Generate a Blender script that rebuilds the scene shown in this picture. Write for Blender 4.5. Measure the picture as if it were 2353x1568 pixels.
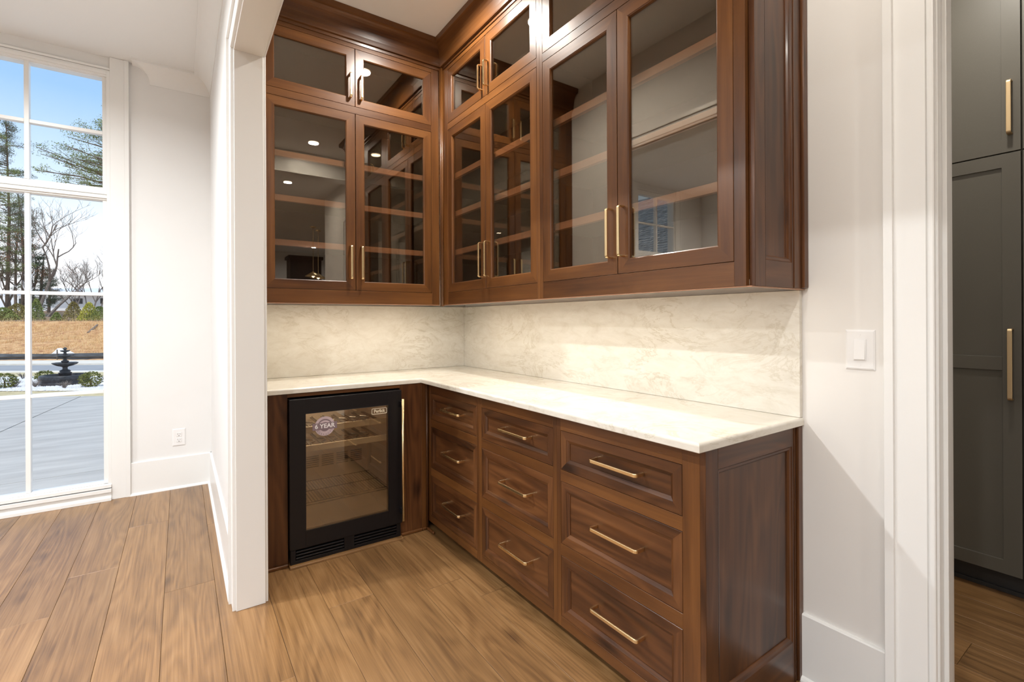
import bpy, math, random
from mathutils import Vector, Matrix
R = random.Random(7)
S = bpy.context.scene
for o in list(bpy.data.objects): bpy.data.objects.remove(o)
COL = S.collection

# ------------------------------------------------------------------ camera, sky, sun, exposure
YAW, ROLL = .6049, .005
CAM = Vector((-1.9008, -3.418, 1.336))
RV = Vector((math.cos(YAW), -math.sin(YAW), 0)); FV = Vector((math.sin(YAW), math.cos(YAW), 0)); UV_ = Vector((0, 0, 1))
Xc = math.cos(ROLL)*RV - math.sin(ROLL)*UV_; Yc = math.sin(ROLL)*RV + math.cos(ROLL)*UV_
cd = bpy.data.cameras.new('camera'); cam = bpy.data.objects.new('camera', cd); COL.objects.link(cam)
cam.matrix_world = Matrix(((Xc.x, Yc.x, -FV.x, CAM.x), (Xc.y, Yc.y, -FV.y, CAM.y), (Xc.z, Yc.z, -FV.z, CAM.z), (0, 0, 0, 1)))
cd.sensor_width = 36; cd.lens = 1102.6/2353*36; cd.shift_y = -48.4/2353; cd.clip_start = .02; cd.clip_end = 400
S.camera = cam
S.view_settings.view_transform = 'Standard'; S.view_settings.look = 'None'; S.view_settings.gamma = 1
S.view_settings.use_curve_mapping = False; S.view_settings.exposure = 0.0
W = bpy.data.worlds.new('world'); S.world = W; W.use_nodes = True
nt = W.node_tree; nt.nodes.clear()
tc = nt.nodes.new('ShaderNodeTexCoord'); sx = nt.nodes.new('ShaderNodeSeparateXYZ'); cr = nt.nodes.new('ShaderNodeValToRGB')
bg = nt.nodes.new('ShaderNodeBackground'); wo = nt.nodes.new('ShaderNodeOutputWorld')
nt.links.new(tc.outputs['Generated'], sx.inputs[0]); nt.links.new(sx.outputs[2], cr.inputs[0]); nt.links.new(cr.outputs[0], bg.inputs[0]); nt.links.new(bg.outputs[0], wo.inputs[0])
e = cr.color_ramp.elements
e[0].position = 0.0; e[0].color = (.93, .93, .94, 1); e[1].position = .5; e[1].color = (.20, .35, .58, 1)
a = cr.color_ramp.elements.new(.10); a.color = (.86, .89, .93, 1); a = cr.color_ramp.elements.new(.19); a.color = (.56, .68, .80, 1); a = cr.color_ramp.elements.new(.34); a.color = (.24, .42, .66, 1)
bg.inputs[1].default_value = 1.6
sd = bpy.data.lights.new('sun', 'SUN'); sd.energy = 3.0; sd.angle = math.radians(3); sd.color = (1, .93, .82)
so = bpy.data.objects.new('sun', sd); COL.objects.link(so); so.rotation_euler = (math.radians(26), 0, math.radians(-28))

def area(name, loc, rot, sx_, sy_, power, col, shape='RECTANGLE', spread=170):
    l = bpy.data.lights.new(name, 'AREA'); l.shape = shape; l.size = sx_; l.size_y = sy_; l.energy = power; l.color = col; l.spread = math.radians(spread)
    o = bpy.data.objects.new(name, l); COL.objects.link(o); o.location = loc; o.rotation_euler = rot; return o

WARM = (1, .95, .87); NEUT = (.96, .985, 1)

# ------------------------------------------------------------------ materials
def mat(name, col=(.8, .8, .8), rough=.5, metal=0, spec=.5, coat=0, emit=None, es=1):
    m = bpy.data.materials.new(name); m.use_nodes = True; b = m.node_tree.nodes['Principled BSDF']
    b.inputs['Base Color'].default_value = (*col, 1); b.inputs['Roughness'].default_value = rough; b.inputs['Metallic'].default_value = metal
    b.inputs['Specular IOR Level'].default_value = spec; b.inputs['Coat Weight'].default_value = coat; b.inputs['Coat Roughness'].default_value = .12
    if emit: b.inputs['Emission Color'].default_value = (*emit, 1); b.inputs['Emission Strength'].default_value = es
    return m
def N(m, t, **k):
    n = m.node_tree.nodes.new(t)
    for a, v in k.items(): setattr(n, a, v)
    return n
def LK(m, a, b): m.node_tree.links.new(a, b)
def ramp(m, src, stops):
    r = N(m, 'ShaderNodeValToRGB'); el = r.color_ramp.elements
    el[0].position, el[0].color = stops[0][0], (*stops[0][1], 1); el[1].position, el[1].color = stops[-1][0], (*stops[-1][1], 1)
    for p, c in stops[1:-1]: q = el.new(p); q.color = (*c, 1)
    LK(m, src, r.inputs[0]); return r
def wmul(m, a, b, fac=1.0, mode='MULTIPLY'):
    x = N(m, 'ShaderNodeMix', data_type='RGBA', blend_type=mode); x.inputs[0].default_value = fac
    LK(m, a, x.inputs[6]); LK(m, b, x.inputs[7]); return x.outputs[2]
def wood(name, stops, gx=2.0, gy=38.0, rough=.32, coat=.15, blotch=.55, ring=0, bump=.15, vary=.25, spec=.5):
    m = mat(name, rough=rough, coat=coat, spec=spec); b = m.node_tree.nodes['Principled BSDF']
    uv = N(m, 'ShaderNodeUVMap'); oi = N(m, 'ShaderNodeObjectInfo')
    off = N(m, 'ShaderNodeVectorMath', operation='ADD'); LK(m, uv.outputs[0], off.inputs[0])
    sc = N(m, 'ShaderNodeMath', operation='MULTIPLY'); LK(m, oi.outputs['Random'], sc.inputs[0]); sc.inputs[1].default_value = 37.0; LK(m, sc.outputs[0], off.inputs[1])
    mp = N(m, 'ShaderNodeMapping'); mp.inputs['Scale'].default_value = (gx, gy, 1); LK(m, off.outputs[0], mp.inputs[0])
    n1 = N(m, 'ShaderNodeTexNoise'); n1.inputs['Scale'].default_value = 1; n1.inputs['Detail'].default_value = 7; n1.inputs['Roughness'].default_value = .62; n1.inputs['Distortion'].default_value = .4
    LK(m, mp.outputs[0], n1.inputs[0])
    mp2 = N(m, 'ShaderNodeMapping'); mp2.inputs['Scale'].default_value = (gx*.8, min(gy, 40)*.2, 1); LK(m, off.outputs[0], mp2.inputs[0])
    n2 = N(m, 'ShaderNodeTexNoise'); n2.inputs['Scale'].default_value = 1; n2.inputs['Detail'].default_value = 3; LK(m, mp2.outputs[0], n2.inputs[0])
    fac = N(m, 'ShaderNodeMix', data_type='FLOAT'); fac.inputs[0].default_value = blotch; LK(m, n1.outputs[0], fac.inputs[2]); LK(m, n2.outputs[0], fac.inputs[3])
    src = fac.outputs[0]
    if ring:
        mp3 = N(m, 'ShaderNodeMapping'); mp3.inputs['Scale'].default_value = (.55, 4.6, 1); LK(m, off.outputs[0], mp3.inputs[0])
        n3 = N(m, 'ShaderNodeTexNoise'); n3.inputs['Scale'].default_value = 1.3; n3.inputs['Detail'].default_value = 1.5; n3.inputs['Distortion'].default_value = .5; LK(m, mp3.outputs[0], n3.inputs[0])
        mu = N(m, 'ShaderNodeMath', operation='MULTIPLY'); LK(m, n3.outputs[0], mu.inputs[0]); mu.inputs[1].default_value = 75.0
        si = N(m, 'ShaderNodeMath', operation='SINE'); LK(m, mu.outputs[0], si.inputs[0])
        m2 = N(m, 'ShaderNodeMath', operation='MULTIPLY_ADD'); LK(m, si.outputs[0], m2.inputs[0]); m2.inputs[1].default_value = ring; LK(m, src, m2.inputs[2]); src = m2.outputs[0]
        vk = N(m, 'ShaderNodeTexVoronoi'); vk.inputs['Scale'].default_value = 1.0
        mp4 = N(m, 'ShaderNodeMapping'); mp4.inputs['Scale'].default_value = (1.6, 4.2, 1); LK(m, off.outputs[0], mp4.inputs[0]); LK(m, mp4.outputs[0], vk.inputs[0])
        kr = N(m, 'ShaderNodeMapRange'); kr.inputs[1].default_value = .03; kr.inputs[2].default_value = .15; kr.inputs[3].default_value = -.22; kr.inputs[4].default_value = 0; LK(m, vk.outputs[0], kr.inputs[0])
        m5 = N(m, 'ShaderNodeMath', operation='ADD'); LK(m, src, m5.inputs[0]); LK(m, kr.outputs[0], m5.inputs[1]); src = m5.outputs[0]
    r = ramp(m, src, stops)
    vr = N(m, 'ShaderNodeMapRange'); vr.inputs[3].default_value = 1-vary; vr.inputs[4].default_value = 1+vary*.5; LK(m, oi.outputs['Random'], vr.inputs[0])
    cb = N(m, 'ShaderNodeCombineColor'); [LK(m, vr.outputs[0], cb.inputs[i]) for i in range(3)]
    LK(m, wmul(m, r.outputs[0], cb.outputs[0]), b.inputs['Base Color'])
    bp = N(m, 'ShaderNodeBump'); bp.inputs['Strength'].default_value = bump; bp.inputs['Distance'].default_value = .001; LK(m, n1.outputs[0], bp.inputs['Height']); LK(m, bp.outputs[0], b.inputs['Normal'])
    return m
def noisy(name, stops, scale=5, rough=.8, detail=6, bump=0, bd=.01, dist=0, spec=.3, stretch=(1, 1, 1), coat=0):
    m = mat(name, rough=rough, spec=spec, coat=coat); b = m.node_tree.nodes['Principled BSDF']
    t = N(m, 'ShaderNodeTexCoord'); mp = N(m, 'ShaderNodeMapping'); mp.inputs['Scale'].default_value = stretch; LK(m, t.outputs['Object'], mp.inputs[0])
    n = N(m, 'ShaderNodeTexNoise'); n.inputs['Scale'].default_value = scale; n.inputs['Detail'].default_value = detail; n.inputs['Distortion'].default_value = dist
    LK(m, mp.outputs[0], n.inputs[0]); r = ramp(m, n.outputs[0], stops); LK(m, r.outputs[0], b.inputs['Base Color'])
    if bump:
        bp = N(m, 'ShaderNodeBump'); bp.inputs['Strength'].default_value = bump; bp.inputs['Distance'].default_value = bd; LK(m, n.outputs[0], bp.inputs['Height']); LK(m, bp.outputs[0], b.inputs['Normal'])
    return m
def glass(name, tint=(1, 1, 1), ior=1.5, gcol=(1, 1, 1)):
    m = bpy.data.materials.new(name); m.use_nodes = True; m.node_tree.nodes.clear()
    o = N(m, 'ShaderNodeOutputMaterial'); mx = N(m, 'ShaderNodeMixShader'); f = N(m, 'ShaderNodeFresnel'); f.inputs[0].default_value = ior
    g = N(m, 'ShaderNodeNewGeometry'); inv = N(m, 'ShaderNodeMath', operation='MULTIPLY_ADD')
    # back faces: use the same outside fresnel so a pane reflects alike from both sides
    fl = N(m, 'ShaderNodeMix', data_type='FLOAT'); LK(m, g.outputs['Backfacing'], fl.inputs[0]); fl.inputs[2].default_value = ior; fl.inputs[3].default_value = 1/ior
    LK(m, fl.outputs[0], f.inputs[0]); m.node_tree.nodes.remove(inv)
    t = N(m, 'ShaderNodeBsdfTransparent'); t.inputs[0].default_value = (*tint, 1); gl = N(m, 'ShaderNodeBsdfGlossy'); gl.inputs['Roughness'].default_value = 0; gl.inputs['Color'].default_value = (*gcol, 1)
    LK(m, f.outputs[0], mx.inputs[0]); LK(m, t.outputs[0], mx.inputs[1]); LK(m, gl.outputs[0], mx.inputs[2]); LK(m, mx.outputs[0], o.inputs[0]); return m

M = {}
M['wood'] = wood('stained_wood', [(.27, (.022, .0075, .003)), (.41, (.082, .029, .008)), (.54, (.138, .052, .0135)), (.74, (.225, .092, .026))], vary=.14, gx=1.5, gy=26, spec=.4, coat=.08)
M['panelwood'] = wood('stained_panel_wood', [(.27, (.020, .007, .003)), (.41, (.063, .0225, .0078)), (.54, (.108, .040, .013)), (.74, (.182, .073, .024))], ring=.05, vary=.12, gx=1.5, gy=26, spec=.4, coat=.08)
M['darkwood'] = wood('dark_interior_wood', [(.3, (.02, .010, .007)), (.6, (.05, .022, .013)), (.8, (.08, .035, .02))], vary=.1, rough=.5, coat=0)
M['shelfwood'] = wood('shelf_edge_wood', [(.3, (.24, .105, .050)), (.55, (.40, .19, .10)), (.8, (.52, .28, .16))], vary=.05, rough=.4)
M['oak'] = wood('oak_floor', [(.22, (.070, .030, .011)), (.38, (.165, .082, .029)), (.53, (.250, .130, .048)), (.78, (.37, .21, .09))], gx=2.2, gy=115, ring=.05, rough=.36, coat=0, bump=.35, vary=.20, blotch=.40, spec=.75)
M['wall'] = noisy('wall_paint', [(.3, (.79, .765, .73)), (.7, (.81, .785, .75))], 3, .6, spec=.25)
M['wall2'] = noisy('foyer_wall_paint', [(.3, (.79, .78, .765)), (.7, (.81, .80, .785))], 3, .6, spec=.25)
M['trim'] = mat('trim_paint', (.85, .845, .825), .32)
M['ceil'] = mat('ceiling_paint', (.84, .83, .81), .7, spec=.2)
M['brass'] = mat('brushed_brass', (.90, .70, .40), .24, 1)
M['brass2'] = mat('satin_champagne_brass', (.62, .46, .27), .38, 1)
M['black'] = mat('black_enamel', (.008, .007, .008), .36, spec=.35)
M['black2'] = mat('black_grille', (.006, .006, .007), .4)
M['steel'] = mat('steel_liner', (.42, .36, .30), .38, .7)
M['rackwood'] = mat('rack_front', (.50, .40, .26), .5)
M['wire'] = mat('dark_wire', (.05, .045, .04), .3, .8)
M['grey'] = noisy('grey_cabinet_paint', [(.3, (.092, .083, .066)), (.7, (.100, .090, .072))], 300, .45, bump=.05, bd=.001, spec=.4)
M['greydark'] = mat('grey_cabinet_toe', (.02, .018, .016), .5)
M['pane'] = glass('cabinet_glass', (.86, .83, .78), 2.25, (.95, .88, .78))
M['wpane'] = glass('window_glass', (1, 1, 1), 1.45)
M['plastic'] = mat('white_plastic', (.84, .83, .82), .35)
M['hole'] = mat('dark_slot', (.03, .03, .03), .6)
M['lamp'] = mat('lamp_lens', (1, 1, 1), .5, emit=(1, .87, .68), es=9)
M['led'] = mat('led_strip_lens', (1, 1, 1), .5, emit=(1, .80, .55), es=4)
M['stick'] = mat('sticker_mauve', (.22, .16, .18), .5)
M['stick2'] = mat('sticker_pale', (.55, .44, .47), .5)
M['cream'] = mat('logo_cream', (.75, .68, .52), .4)
M['white'] = mat('print_white', (.85, .82, .82), .5)
# marble
m = mat('marble', rough=.16, spec=.5); b = m.node_tree.nodes['Principled BSDF']; M['marble'] = m
t = N(m, 'ShaderNodeTexCoord'); mp = N(m, 'ShaderNodeMapping'); mp.inputs['Scale'].default_value = (1.3, 1, 2.6); mp.inputs['Rotation'].default_value = (.35, .2, .1); LK(m, t.outputs['Object'], mp.inputs[0])
n1 = N(m, 'ShaderNodeTexNoise'); n1.inputs['Scale'].default_value = 2.6; n1.inputs['Detail'].default_value = 9; n1.inputs['Roughness'].default_value = .66; n1.inputs['Distortion'].default_value = 1.1; LK(m, mp.outputs[0], n1.inputs[0])
r1 = ramp(m, n1.outputs[0], [(.475, (1, 1, 1)), (.499, (.84, .81, .75)), (.503, (.83, .80, .74)), (.525, (1, 1, 1))])
mk = N(m, 'ShaderNodeTexNoise'); mk.inputs['Scale'].default_value = 1.7; mk.inputs['Detail'].default_value = 3; LK(m, t.outputs['Object'], mk.inputs[0])
r3 = ramp(m, mk.outputs[0], [(.42, (0, 0, 0)), (.62, (1, 1, 1))])
n2 = N(m, 'ShaderNodeTexNoise'); n2.inputs['Scale'].default_value = 7; n2.inputs['Detail'].default_value = 10; n2.inputs['Roughness'].default_value = .7; n2.inputs['Distortion'].default_value = .6; LK(m, mp.outputs[0], n2.inputs[0])
r2 = ramp(m, n2.outputs[0], [(.30, (.66, .61, .52)), (.46, (.73, .69, .61)), (.6, (.77, .735, .66)), (.75, (.81, .785, .73))])
x = N(m, 'ShaderNodeMix', data_type='RGBA', blend_type='MULTIPLY'); LK(m, r3.outputs[0], x.inputs[0]); LK(m, r2.outputs[0], x.inputs[6]); LK(m, r1.outputs[0], x.inputs[7]); LK(m, x.outputs[2], b.inputs['Base Color'])
# outdoors
M['concrete'] = noisy('concrete', [(.3, (.42, .41, .39)), (.7, (.54, .53, .50))], 1.2, .85, stretch=(1, 4, 1))
M['road'] = noisy('asphalt', [(.3, (.30, .315, .33)), (.7, (.37, .38, .40))], 2, .9)
M['curb'] = noisy('curb_concrete', [(.3, (.72, .66, .56)), (.7, (.82, .77, .68))], 3, .9)
M['lawn'] = noisy('dormant_lawn', [(.3, (.48, .40, .22)), (.7, (.66, .57, .36))], 9, .95, bump=.4, bd=.03)
M['bank'] = noisy('dry_grass_bank', [(.3, (.34, .16, .075)), (.45, (.55, .30, .14)), (.6, (.68, .42, .21)), (.75, (.76, .52, .27))], 2.6, .95, detail=10, bump=.7, bd=.15, stretch=(1, 1, 2.5))
M['soil'] = noisy('leaf_litter', [(.3, (.16, .10, .06)), (.7, (.34, .24, .15))], 2, .95, bump=.4, bd=.1)
M['blade'] = noisy('dry_grass_blades', [(.3, (.66, .42, .19)), (.7, (.88, .66, .36))], 1, .9)
M['stone'] = noisy('white_stone', [(.3, (.66, .66, .67)), (.7, (.86, .86, .87))], 6, .8)
M['silt'] = noisy('black_silt_cloth', [(.3, (.03, .032, .036)), (.7, (.12, .125, .13))], 2.5, .5, stretch=(1, 1, 9), bump=.5, bd=.05)
M['cast'] = noisy('dark_cast_stone', [(.3, (.02, .024, .028)), (.7, (.06, .066, .074))], 14, .4)
M['bark'] = noisy('brown_bark', [(.3, (.06, .045, .035)), (.7, (.17, .13, .10))], 4, .95, stretch=(4, 4, 1))
M['bark2'] = noisy('grey_bark', [(.3, (.12, .10, .09)), (.7, (.30, .26, .23))], 4, .95, stretch=(4, 4, 1))
M['needle'] = noisy('pine_needles', [(.3, (.09, .14, .04)), (.7, (.27, .33, .11))], .9, .8)
M['needle2'] = noisy('dark_pine_needles', [(.3, (.03, .055, .03)), (.7, (.09, .14, .07))], .9, .8)
M['rust'] = noisy('rust_leaves', [(.3, (.30, .10, .05)), (.7, (.55, .25, .12))], 1.4, .8)
M['box'] = noisy('boxwood_leaves', [(.3, (.06, .09, .015)), (.7, (.22, .23, .05))], 9, .7)
M['shrubg'] = noisy('shrub_leaves', [(.3, (.14, .20, .05)), (.7, (.38, .42, .14))], 1.3, .8)
M['shruby'] = noisy('yellow_shrub_leaves', [(.3, (.42, .42, .06)), (.7, (.72, .66, .16))], 1.3, .8)
M['shrubo'] = noisy('olive_shrub_leaves', [(.3, (.20, .16, .05)), (.7, (.42, .36, .12))], 1.3, .8)
M['wsheet'] = mat('white_sheet', (.85, .86, .88), .7)
M['bwhite'] = mat('white_siding', (.82, .83, .85), .7)
M['broof'] = noisy('pale_roof', [(.3, (.62, .65, .70)), (.7, (.74, .77, .82))], 3, .8)
M['shingle'] = noisy('grey_shingle', [(.3, (.20, .24, .28)), (.7, (.42, .47, .52))], 5, .9)
M['fascia'] = mat('dark_fascia', (.05, .055, .06), .5)

# ------------------------------------------------------------------ mesh helpers
class MB:
    def __init__(s): s.v = []; s.f = []; s.uv = []; s.mi = []; s.mats = []
    def _m(s, m):
        if m is None: return 0
        if m not in s.mats: s.mats.append(m)
        return s.mats.index(m)
    def face(s, idx, uvs=None, m=None):
        s.f.append(tuple(idx)); s.uv.append(uvs or [(0, 0)]*len(idx)); s.mi.append(s._m(m))
    def box(s, a, b, c=0.0012, m=None, grain=None):
        lo = [min(a[i], b[i]) for i in range(3)]; hi = [max(a[i], b[i]) for i in range(3)]
        d = [hi[i]-lo[i] for i in range(3)]; c = min(c, min(d)*.3)
        g = grain if grain is not None else d.index(max(d))
        ou, ov = R.random()*20, R.random()*20
        def uvf(p, n):
            oth = [i for i in range(3) if i != n and i != g]
            if n == g: q = [i for i in range(3) if i != n]; return (p[q[0]]*.2+ou, p[q[1]]+ov)
            return (p[g]+ou, p[oth[0]]+ov+n*1.7)
        base = len(s.v)
        if c <= 0:
            P = [(x, y, z) for x in (lo[0], hi[0]) for y in (lo[1], hi[1]) for z in (lo[2], hi[2])]; s.v += P
            for q, n in (((0, 1, 3, 2), 0), ((4, 6, 7, 5), 0), ((0, 4, 5, 1), 1), ((2, 3, 7, 6), 1), ((0, 2, 6, 4), 2), ((1, 5, 7, 3), 2)):
                s.face([base+i for i in q], [uvf(P[i], n) for i in q], m)
            return
        P = []; ix = {}
        for x in (0, 1):
            for y in (0, 1):
                for z in (0, 1):
                    for n in (0, 1, 2):   # n = face axis this vertex lies on
                        co = []
                        for i, k in enumerate((x, y, z)):
                            vv = (lo, hi)[k][i]
                            if i != n: vv += c if k == 0 else -c
                            co.append(vv)
                        ix[(x, y, z, n)] = len(P); P.append(tuple(co))
        s.v += P
        def F(keys, n):
            s.face([base+ix[k] for k in keys], [uvf(P[ix[k]], n) for k in keys], m)
        for n in range(3):
            o1, o2 = (n+1) % 3, (n+2) % 3
            for k in (0, 1):
                ks = []
                for (p, q) in ((0, 0), (1, 0), (1, 1), (0, 1)):
                    c3 = [0, 0, 0]; c3[n] = k; c3[o1] = p; c3[o2] = q; ks.append((*c3, n))
                if k == 0: ks.reverse()
                F(ks, n)
        for ax in range(3):          # edges along ax
            o1, o2 = (ax+1) % 3, (ax+2) % 3
            for p in (0, 1):
                for q in (0, 1):
                    A = [0, 0, 0]; A[o1] = p; A[o2] = q; B = A[:]; B[ax] = 1
                    ks = [(*A, o1), (*B, o1), (*B, o2), (*A, o2)]
                    if p == q: ks.reverse()
                    F(ks, o1)
        for x in (0, 1):
            for y in (0, 1):
                for z in (0, 1):
                    ks = [(x, y, z, 0), (x, y, z, 1), (x, y, z, 2)]
                    if (x+y+z) % 2 == 0: ks.reverse()
                    F(ks, 0)
    def ring(s, u0, u1, z0, z1, prof, fill=None, m=None, y=0):
        """mitred rectangular frame facing -y; prof = [(inset, depth)...]; fill closes the middle with a panel"""
        def rect(t): return [(u0+t, z0+t), (u1-t, z0+t), (u1-t, z1-t), (u0+t, z1-t)]
        base = len(s.v); n = len(prof)
        for t, h in prof:
            for (a_, b_) in rect(t): s.v.append((a_, y+h, b_))
        ou = R.random()*20
        for k in range(n-1):
            for i in range(4):
                j = (i+1) % 4; q = [base+4*k+i, base+4*k+j, base+4*(k+1)+j, base+4*(k+1)+i]; uvs = []
                for w in q:
                    P = s.v[w]; tt = prof[(w-base)//4]; vv = tt[0]+tt[1]
                    uvs.append(((P[0] if i in (0, 2) else P[2])+ou+i*3.3, vv+i*5.1))
                s.face(q, uvs, m)
        if fill is not None:
            q = [base+4*(n-1)+i for i in range(4)]; ou, ov = R.random()*20, R.random()*20
            g = 0 if fill != 'z' else 2
            s.face(q, [((s.v[w][0], s.v[w][2]) if g == 0 else (s.v[w][2], s.v[w][0])) for w in q], m) if False else s.face(q, [((s.v[w][g]+ou), (s.v[w][2-g]+ov)) for w in q], m)
    def sweep(s, path, prof, nrm, m=None, cap=True, closed=False):
        """prof: [(a,b)] closed polygon; a along nrm, b along tangent x nrm"""
        nrm = Vector(nrm).normalized(); P = [Vector(p) for p in path]; base = len(s.v); k = len(prof); n = len(P); L = 0
        for i, p in enumerate(P):
            if closed: d1 = (p-P[i-1]).normalized(); d2 = (P[(i+1) % n]-p).normalized()
            else:
                d1 = (p-P[i-1]).normalized() if i else (P[1]-p).normalized(); d2 = (P[i+1]-p).normalized() if i < n-1 else d1
            t = (d1+d2).normalized(); bn = t.cross(nrm).normalized(); sc = 1/max(.3, t.dot(d1))
            for (a_, b_) in prof: s.v.append(tuple(p+nrm*a_+bn*b_*sc))
        rng = n if closed else n-1
        for i in range(rng):
            j = (i+1) % n; l = (P[j]-P[i]).length
            for q in range(k):
                r_ = (q+1) % k; s.face([base+i*k+q, base+j*k+q, base+j*k+r_, base+i*k+r_], [(L, q*.01), (L+l, q*.01), (L+l, (q+1)*.01), (L, (q+1)*.01)], m)
            L += l
        if cap and not closed:
            s.face([base+q for q in range(k)][::1], None, m); s.face([base+(n-1)*k+q for q in range(k)][::-1], None, m)
    def tube(s, pts, r, n=8, m=None, cap=True):
        pts = [Vector(p) for p in pts]; rr = r if isinstance(r, (list, tuple)) else [r]*len(pts); base = len(s.v)
        up = Vector((0, 0, 1)); d0 = (pts[1]-pts[0]).normalized()
        if abs(d0.dot(up)) > .9: up = Vector((1, 0, 0))
        for i, p in enumerate(pts):
            d = (pts[min(i+1, len(pts)-1)]-pts[max(i-1, 0)]).normalized(); a_ = d.cross(up).normalized(); b_ = d.cross(a_)
            for k in range(n):
                th = 2*math.pi*k/n; s.v.append(tuple(p+a_*rr[i]*math.cos(th)+b_*rr[i]*math.sin(th)))
        for i in range(len(pts)-1):
            for k in range(n):
                j = (k+1) % n; s.face([base+i*n+k, base+i*n+j, base+(i+1)*n+j, base+(i+1)*n+k], None, m)
        if cap: s.face([base+k for k in range(n)][::-1], None, m); s.face([base+(len(pts)-1)*n+k for k in range(n)], None, m)
    def lathe(s, prof, c=(0, 0, 0), n=32, m=None, wav=0, wn=8):
        base = len(s.v)
        for (r, z) in prof:
            for k in range(n):
                th = 2*math.pi*k/n; q = r*(1+wav*math.cos(wn*th)) if r > .08 else r
                s.v.append((c[0]+q*math.cos(th), c[1]+q*math.sin(th), c[2]+z))
        for i in range(len(prof)-1):
            for k in range(n):
                j = (k+1) % n; s.face([base+i*n+k, base+i*n+j, base+(i+1)*n+j, base+(i+1)*n+k], None, m)
    def tri(s, a, b, c, m=None):
        i = len(s.v); s.v += [tuple(a), tuple(b), tuple(c)]; s.face([i, i+1, i+2], None, m)
    def quad(s, a, b, c, d, m=None):
        i = len(s.v); s.v += [tuple(a), tuple(b), tuple(c), tuple(d)]; s.face([i, i+1, i+2, i+3], [(0, 0), (1, 0), (1, 1), (0, 1)], m)
    def build(s, name, m, parent=None, smooth=False, loc=None):
        me = bpy.data.meshes.new(name); me.from_pydata(s.v, [], s.f)
        uvl = me.uv_layers.new(name='UVMap'); flat = [c for f in s.uv for u in f for c in u]; uvl.data.foreach_set('uv', flat)
        if s.mats:
            for k in s.mats: me.materials.append(M[k])
            me.polygons.foreach_set('material_index', s.mi)
        else: me.materials.append(M[m] if isinstance(m, str) else m)
        if smooth: me.polygons.foreach_set('use_smooth', [True]*len(me.polygons))
        me.update()
        o = bpy.data.objects.new(name, me); COL.objects.link(o)
        if parent: o.parent = parent
        if loc: o.location = loc
        return o
def B(name, m, boxes, parent=None, c=.0012, grain=None):
    b = MB()
    for q in boxes: b.box(q[0], q[1], q[2] if len(q) > 2 else c, grain=grain)
    return b.build(name, m, parent)
def tag(o, label=None, cat=None, group=None, kind=None):
    if label: o['label'] = label
    if cat: o['category'] = cat
    if group: o['group'] = group
    if kind: o['kind'] = kind
    return o
def empty(name, loc=(0, 0, 0), rz=0):
    o = bpy.data.objects.new(name, None); COL.objects.link(o); o.location = loc; o.rotation_euler.z = rz; o.empty_display_size = .1; return o
def struct(o): o['kind'] = 'structure'; return o
def dup(o, loc=None, rz=None, parent=None):
    c = o.copy(); COL.objects.link(c); c.parent = parent
    if loc is not None: c.location = loc
    if rz is not None: c.rotation_euler.z = rz
    for ch in list(o.children): dup(ch, parent=c)
    return c

CE = 3.28      # pantry ceiling
# ------------------------------------------------------------------ floor, planks
fl = struct(B('floor', 'oak', [((-6, -12.2, -.2), (3.6, 1.42, -.014))], c=0, grain=1))
known = {-6: [-.432], -5: [-.04], -4: [.552], -3: [-.5], -2: [-1.467], -1: [-1.35-.9], 0: [-1.10], 1: [-2.35], 2: [-1.22]}
PW = .2105
pm = {}
for k in range(-21, 15):
    x0 = -1.55+(k+1)*PW-PW; 
    if x0 < -5.84: continue
    if x0 > 1.38: break
    key = k-1
    ymin, ymax = (-4.6, 1.28)
    if x0 > -1.56: ymax = -.03
    if x0 > .12: ymax = -1.9
    if x0 < -3.5: ymin = -2.2
    seam = known.get(key+1-1+0, None)
    s0 = known.get(key, [R.uniform(-3, 0)])[0]
    ys = [s0]; y = s0
    while y < ymax: y += R.uniform(1.5, 2.1); ys.append(y)
    y = s0
    while y > ymin: y -= R.uniform(1.4, 2.1); ys.insert(0, y)
    ys = sorted(ys)
    for i in range(len(ys)-1):
        a_, b_ = max(ys[i], ymin), min(ys[i+1], ymax)
        if b_-a_ < .02: continue
        dz = R.uniform(-.0004, 0)
        q = MB(); q.box((x0+.0006, a_+.0006, -.0135), (x0+PW-.0006, b_-.0006, dz), .0011, grain=1)
        q.build('plank', 'oak', fl)
# ------------------------------------------------------------------ room shell
FZ = 3.33
struct(B('ceiling', 'ceil', [((-6, -12.2, FZ), (-1.69, 1.42, FZ+.1)), ((-1.577, -12.2, CE), (3.6, .12, CE+.15)), ((-1.69, -12.2, 3.29), (-1.577, -4.25, FZ+.1))], c=0))
WO = [(-3.235, -2.33), (-5.17, -4.265)]
WZ0, WZ1 = .085, 3.215
wb = []
xs_ = [-6.0]
for a_, b_ in sorted(WO): xs_ += [a_, b_]
xs_.append(-1.577)
for i in range(0, len(xs_), 2): wb.append(((xs_[i], 1.285, -.2), (xs_[i+1], 1.42, FZ)))
for a_, b_ in WO: wb += [((a_, 1.285, -.2), (b_, 1.42, WZ0)), ((a_, 1.285, WZ1), (b_, 1.42, FZ))]
struct(B('wall_front', 'wall2', wb, c=0))
PX0, PX1 = -1.69, -1.577   # partition faces
OY, OY2, HZ = -.862, -4.25, 2.605
struct(B('wall_partition', 'wall2', [((PX0, OY, -.2), (PX1, 1.285, FZ)), ((PX0, OY2, HZ), (PX1, OY, FZ)), ((PX0, -5.2, -.2), (PX1, OY2, FZ))], c=0))
struct(B('wall_back', 'wall', [((PX1, 0, -.2), (.14, .12, CE))], c=0))
RO, RO2 = -2.945, -3.95
struct(B('wall_right', 'wall', [((0, RO, -.2), (.14, 0, CE)), ((0, RO2, 2.62), (.14, RO, CE)), ((0, -5.2, -.2), (.14, RO2, CE))], c=0))
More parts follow.
